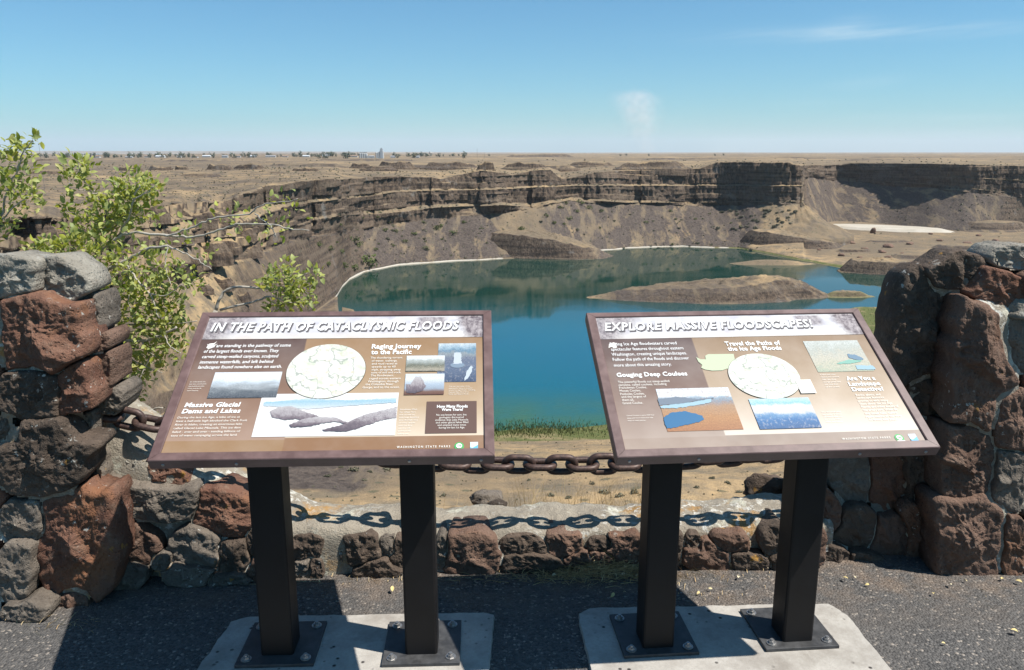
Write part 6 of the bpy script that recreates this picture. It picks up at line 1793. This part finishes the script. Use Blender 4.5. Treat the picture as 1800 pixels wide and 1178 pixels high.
for i in range(520):
    if rg.uniform() < 0.6: x = rg.uniform(0.0, 1.0)
    else: x = rg.uniform(-1.2, 1.3)
    y = rg.uniform(3.35, 4.3); z = brink_z(y) - 0.02
    h = rg.uniform(0.08, 0.30) * (1.15 if 0 < x < 0.8 else 0.7)
    it.append(((x, y, z), (x + rg.normal() * 0.07, y + rg.normal() * 0.05, z + h), rg.uniform(0.0006, 0.0013), (rg.normal() * 0.01, 0, 0.02), rg.uniform(0.5, 1)))
blades('dry_grass', it, 'thin pale dry grass stems behind the wall')
k = NT('fallen_leaf')
M_FL = k.done(k.mix(k.n('ShaderNodeObjectInfo').outputs['Random'], (0.58, 0.46, 0.20), (0.66, 0.58, 0.40)), 0.7, None, 0.2)
fl_me = mesh_np('fallen_leaf', LV * np.array([1, 1, 1.6]), LF, True); fl_me.materials.append(M_FL)
for (u, v) in ((1480, 1016), (1502, 1013), (1528, 1027), (1640, 1042), (1668, 1026), (1700, 1022), (1760, 1018), (1785, 1020), (1100, 1010), (1118, 1014), (1095, 1040), (1080, 1042), (1145, 1000), (1348, 996), (1298, 1016), (1230, 1040), (1245, 1034), (1072, 1024), (995, 1026), (970, 1012), (945, 1014), (1790, 1112), (1655, 1130), (720, 1046), (690, 1040), (560, 1020), (545, 1024), (1010, 1012), (1030, 1000), (1060, 1002)):
    p = at_z(u, v, 0.012)
    o = bpy.data.objects.new('fallen_leaf', fl_me); link(o)
    o.location = p; L = rg.uniform(0.012, 0.028)
    o.scale = (L, L, L); o.rotation_euler = (rg.normal() * 0.3, rg.normal() * 0.3, rg.uniform(0, 6.28))
    tag(o, 'small pale fallen leaf lying on the asphalt near the wall', 'leaf', 'fallen leaves on the asphalt')

def ordinal(i):
    return '%d%s' % (i, 'th' if 10 <= i % 100 <= 20 else {1: 'st', 2: 'nd', 3: 'rd'}.get(i % 10, 'th'))
def rank_labels(group, zones, fmt):
    '''tell alike things apart by the part of the view they stand in and their order from the left'''
    its = [(900 + FPX * o.location.x / (o.location.y * CP - (o.location.z - CAMH) * SP), o) for o in COL.objects if o.get('group') == group]
    for lo_, hi_, words in zones:
        for i, (u_, o) in enumerate(sorted([q for q in its if lo_ <= q[0] < hi_], key=lambda q: q[0])):
            o['label'] = fmt % (words, ordinal(i + 1))
k = NT('reed_green')
M_REED = k.done(k.mix(k.n('ShaderNodeAttribute', _attribute_name='tone').outputs['Fac'], (0.055, 0.088, 0.020), (0.17, 0.16, 0.06)), 0.7, None, 0.2)
it = []
for i in range(2600):
    u = 930 + 75 * rg.normal() if i < 1900 else rg.uniform(1450, 1600)
    v = (756 + 7 * rg.normal()) if i < 1900 else rg.uniform(542, 610)
    p = surf(u, v)
    if p[2] > LAKE + 7: continue
    h = rg.uniform(0.5, 1.5)
    it.append((p - np.array([0, 0, 0.2]), p + np.array([rg.normal() * 0.4, rg.normal() * 0.4, h]), rg.uniform(0.06, 0.16), (rg.normal() * 0.1, 0, 0.1), rg.uniform()))
o = blades('reeds', it, 'green reeds along the near lake shore'); o.data.materials.clear(); o.data.materials.append(M_REED)
rank_labels('green bushes on the talus slope', ((-999, 700, 'near the left shore'), (700, 880, 'left of the headland'), (880, 1030, 'above the headland'), (1030, 3000, 'right of the headland')), 'dark green bush on the talus %s, %s from the left there')
rank_labels('sagebrush below the wall', ((-999, 700, 'behind the left sign posts'), (700, 1150, 'between the signs'), (1150, 3000, 'behind the right sign posts')), 'grey sagebrush on the tan slope %s, %s from the left there')
rank_labels('boulders on the canyon floor', ((-999, 3000, ''),), 'low brown boulder on the sandy canyon floor%s, %s from the left')
rank_labels('lone trees on the horizon', ((-999, 3000, ''),), 'lone dark tree on the horizon right of the town%s, %s from the left')
rank_labels('grey clumps under the headland', ((-999, 3000, ''),), 'grey clump on the talus under the dark headland%s, %s from the left')
rank_labels('houses of the far town', ((-999, 3000, ''),), 'small pale house in the far town%s, %s from the left')

# ---------------------------------------------------------------- smoke and haze
k = NT('smoke')
k.t.nodes.remove(k.b)
P = k.coord('Object')
sz = k.n('ShaderNodeSeparateXYZ', Vector=P)
n1 = k.noise(P, 6.5, 6, 0.62, 0.3)
n0 = k.noise(P, 3.0, 3, 0.5)
z01 = sz.outputs['Z']
cx0 = k.ramp(z01, 0.0, 1.0, 0.10, -0.14)
off = k.math('ADD', k.math('SUBTRACT', sz.outputs['X'], cx0), k.math('MULTIPLY', k.math('SUBTRACT', n0, 0.5), 0.35))
rad = k.math('SQRT', k.math('ADD', k.math('MULTIPLY', off, off), k.math('MULTIPLY', sz.outputs['Y'], sz.outputs['Y'])))
wid = k.ramp(z01, 0.0, 0.8, 0.18, 0.54)
body = k.ramp(k.math('DIVIDE', rad, wid), 0.1, 1.0, 1.0, 0.0, True)
topf = k.ramp(k.math('ADD', z01, k.math('MULTIPLY', k.math('SUBTRACT', n0, 0.5), 0.5)), 0.80, 0.96, 1.0, 0.0, True)
dens = k.math('MULTIPLY', k.math('MULTIPLY', body, topf), k.ramp(n1, 0.36, 0.62, 0.0, 1.0))
dens = k.math('MULTIPLY', dens, k.ramp(z01, 0.0, 0.5, 0.45, 1.0))
vol = k.n('ShaderNodeVolumePrincipled', Color=(0.97, 0.93, 0.915))
k.set(vol, 'Density', k.math('MULTIPLY', dens, 0.0021))
vol.inputs['Anisotropy'].default_value = 0.1
k.t.links.new(vol.outputs[0], k.out.inputs['Volume'])
M_SMOKE = k.m
SD = 11000.0
sm_x = (1125 - 900) / FPX / 1.02 * SD
SMH = (265 - 160) * SD / FPX * 1.03
th = np.linspace(0, 2 * np.pi, 20, endpoint=False)
V_ = []
for z, r in ((0, 0.30), (0.12, 0.36), (0.45, 0.56), (0.75, 0.68), (0.92, 0.68), (1.0, 0.55)):
    for a in th:
        V_.append((math.cos(a) * r - 0.10 * math.sin(z * 2.0) , math.sin(a) * r, z))
F_ = grid_faces(6, 20, True)
bm = bmesh.new()
vs = [bm.verts.new(v) for v in V_]
for f_ in F_: bm.faces.new([vs[i] for i in f_])
bm.faces.new(vs[:20][::-1]); bm.faces.new(vs[-20:])
bmesh.ops.recalc_face_normals(bm, faces=bm.faces)
smo = bm_obj('smoke_plume', bm, M_SMOKE)
smo.location = (sm_x, SD, -6); smo.scale = (SMH, SMH, SMH)
tag(smo, 'pale smoke plume rising from beyond the horizon', 'smoke')

k = NT('haze')
k.t.nodes.remove(k.b)
vol = k.n('ShaderNodeVolumePrincipled', Color=(0.82, 0.90, 1.0), Density=0.000023)
vol.inputs['Anisotropy'].default_value = 0.0
k.t.links.new(vol.outputs[0], k.out.inputs['Volume'])
bm = bmesh.new()
zt = SMH + 60
box_bm(bm, (0, 30000, (zt - 170) / 2), 130000, 64000, zt + 170)
hz = bm_obj('haze', bm, k.m)
hz['kind'] = 'stuff'
hz['label'] = 'thin blue haze over the plateau'
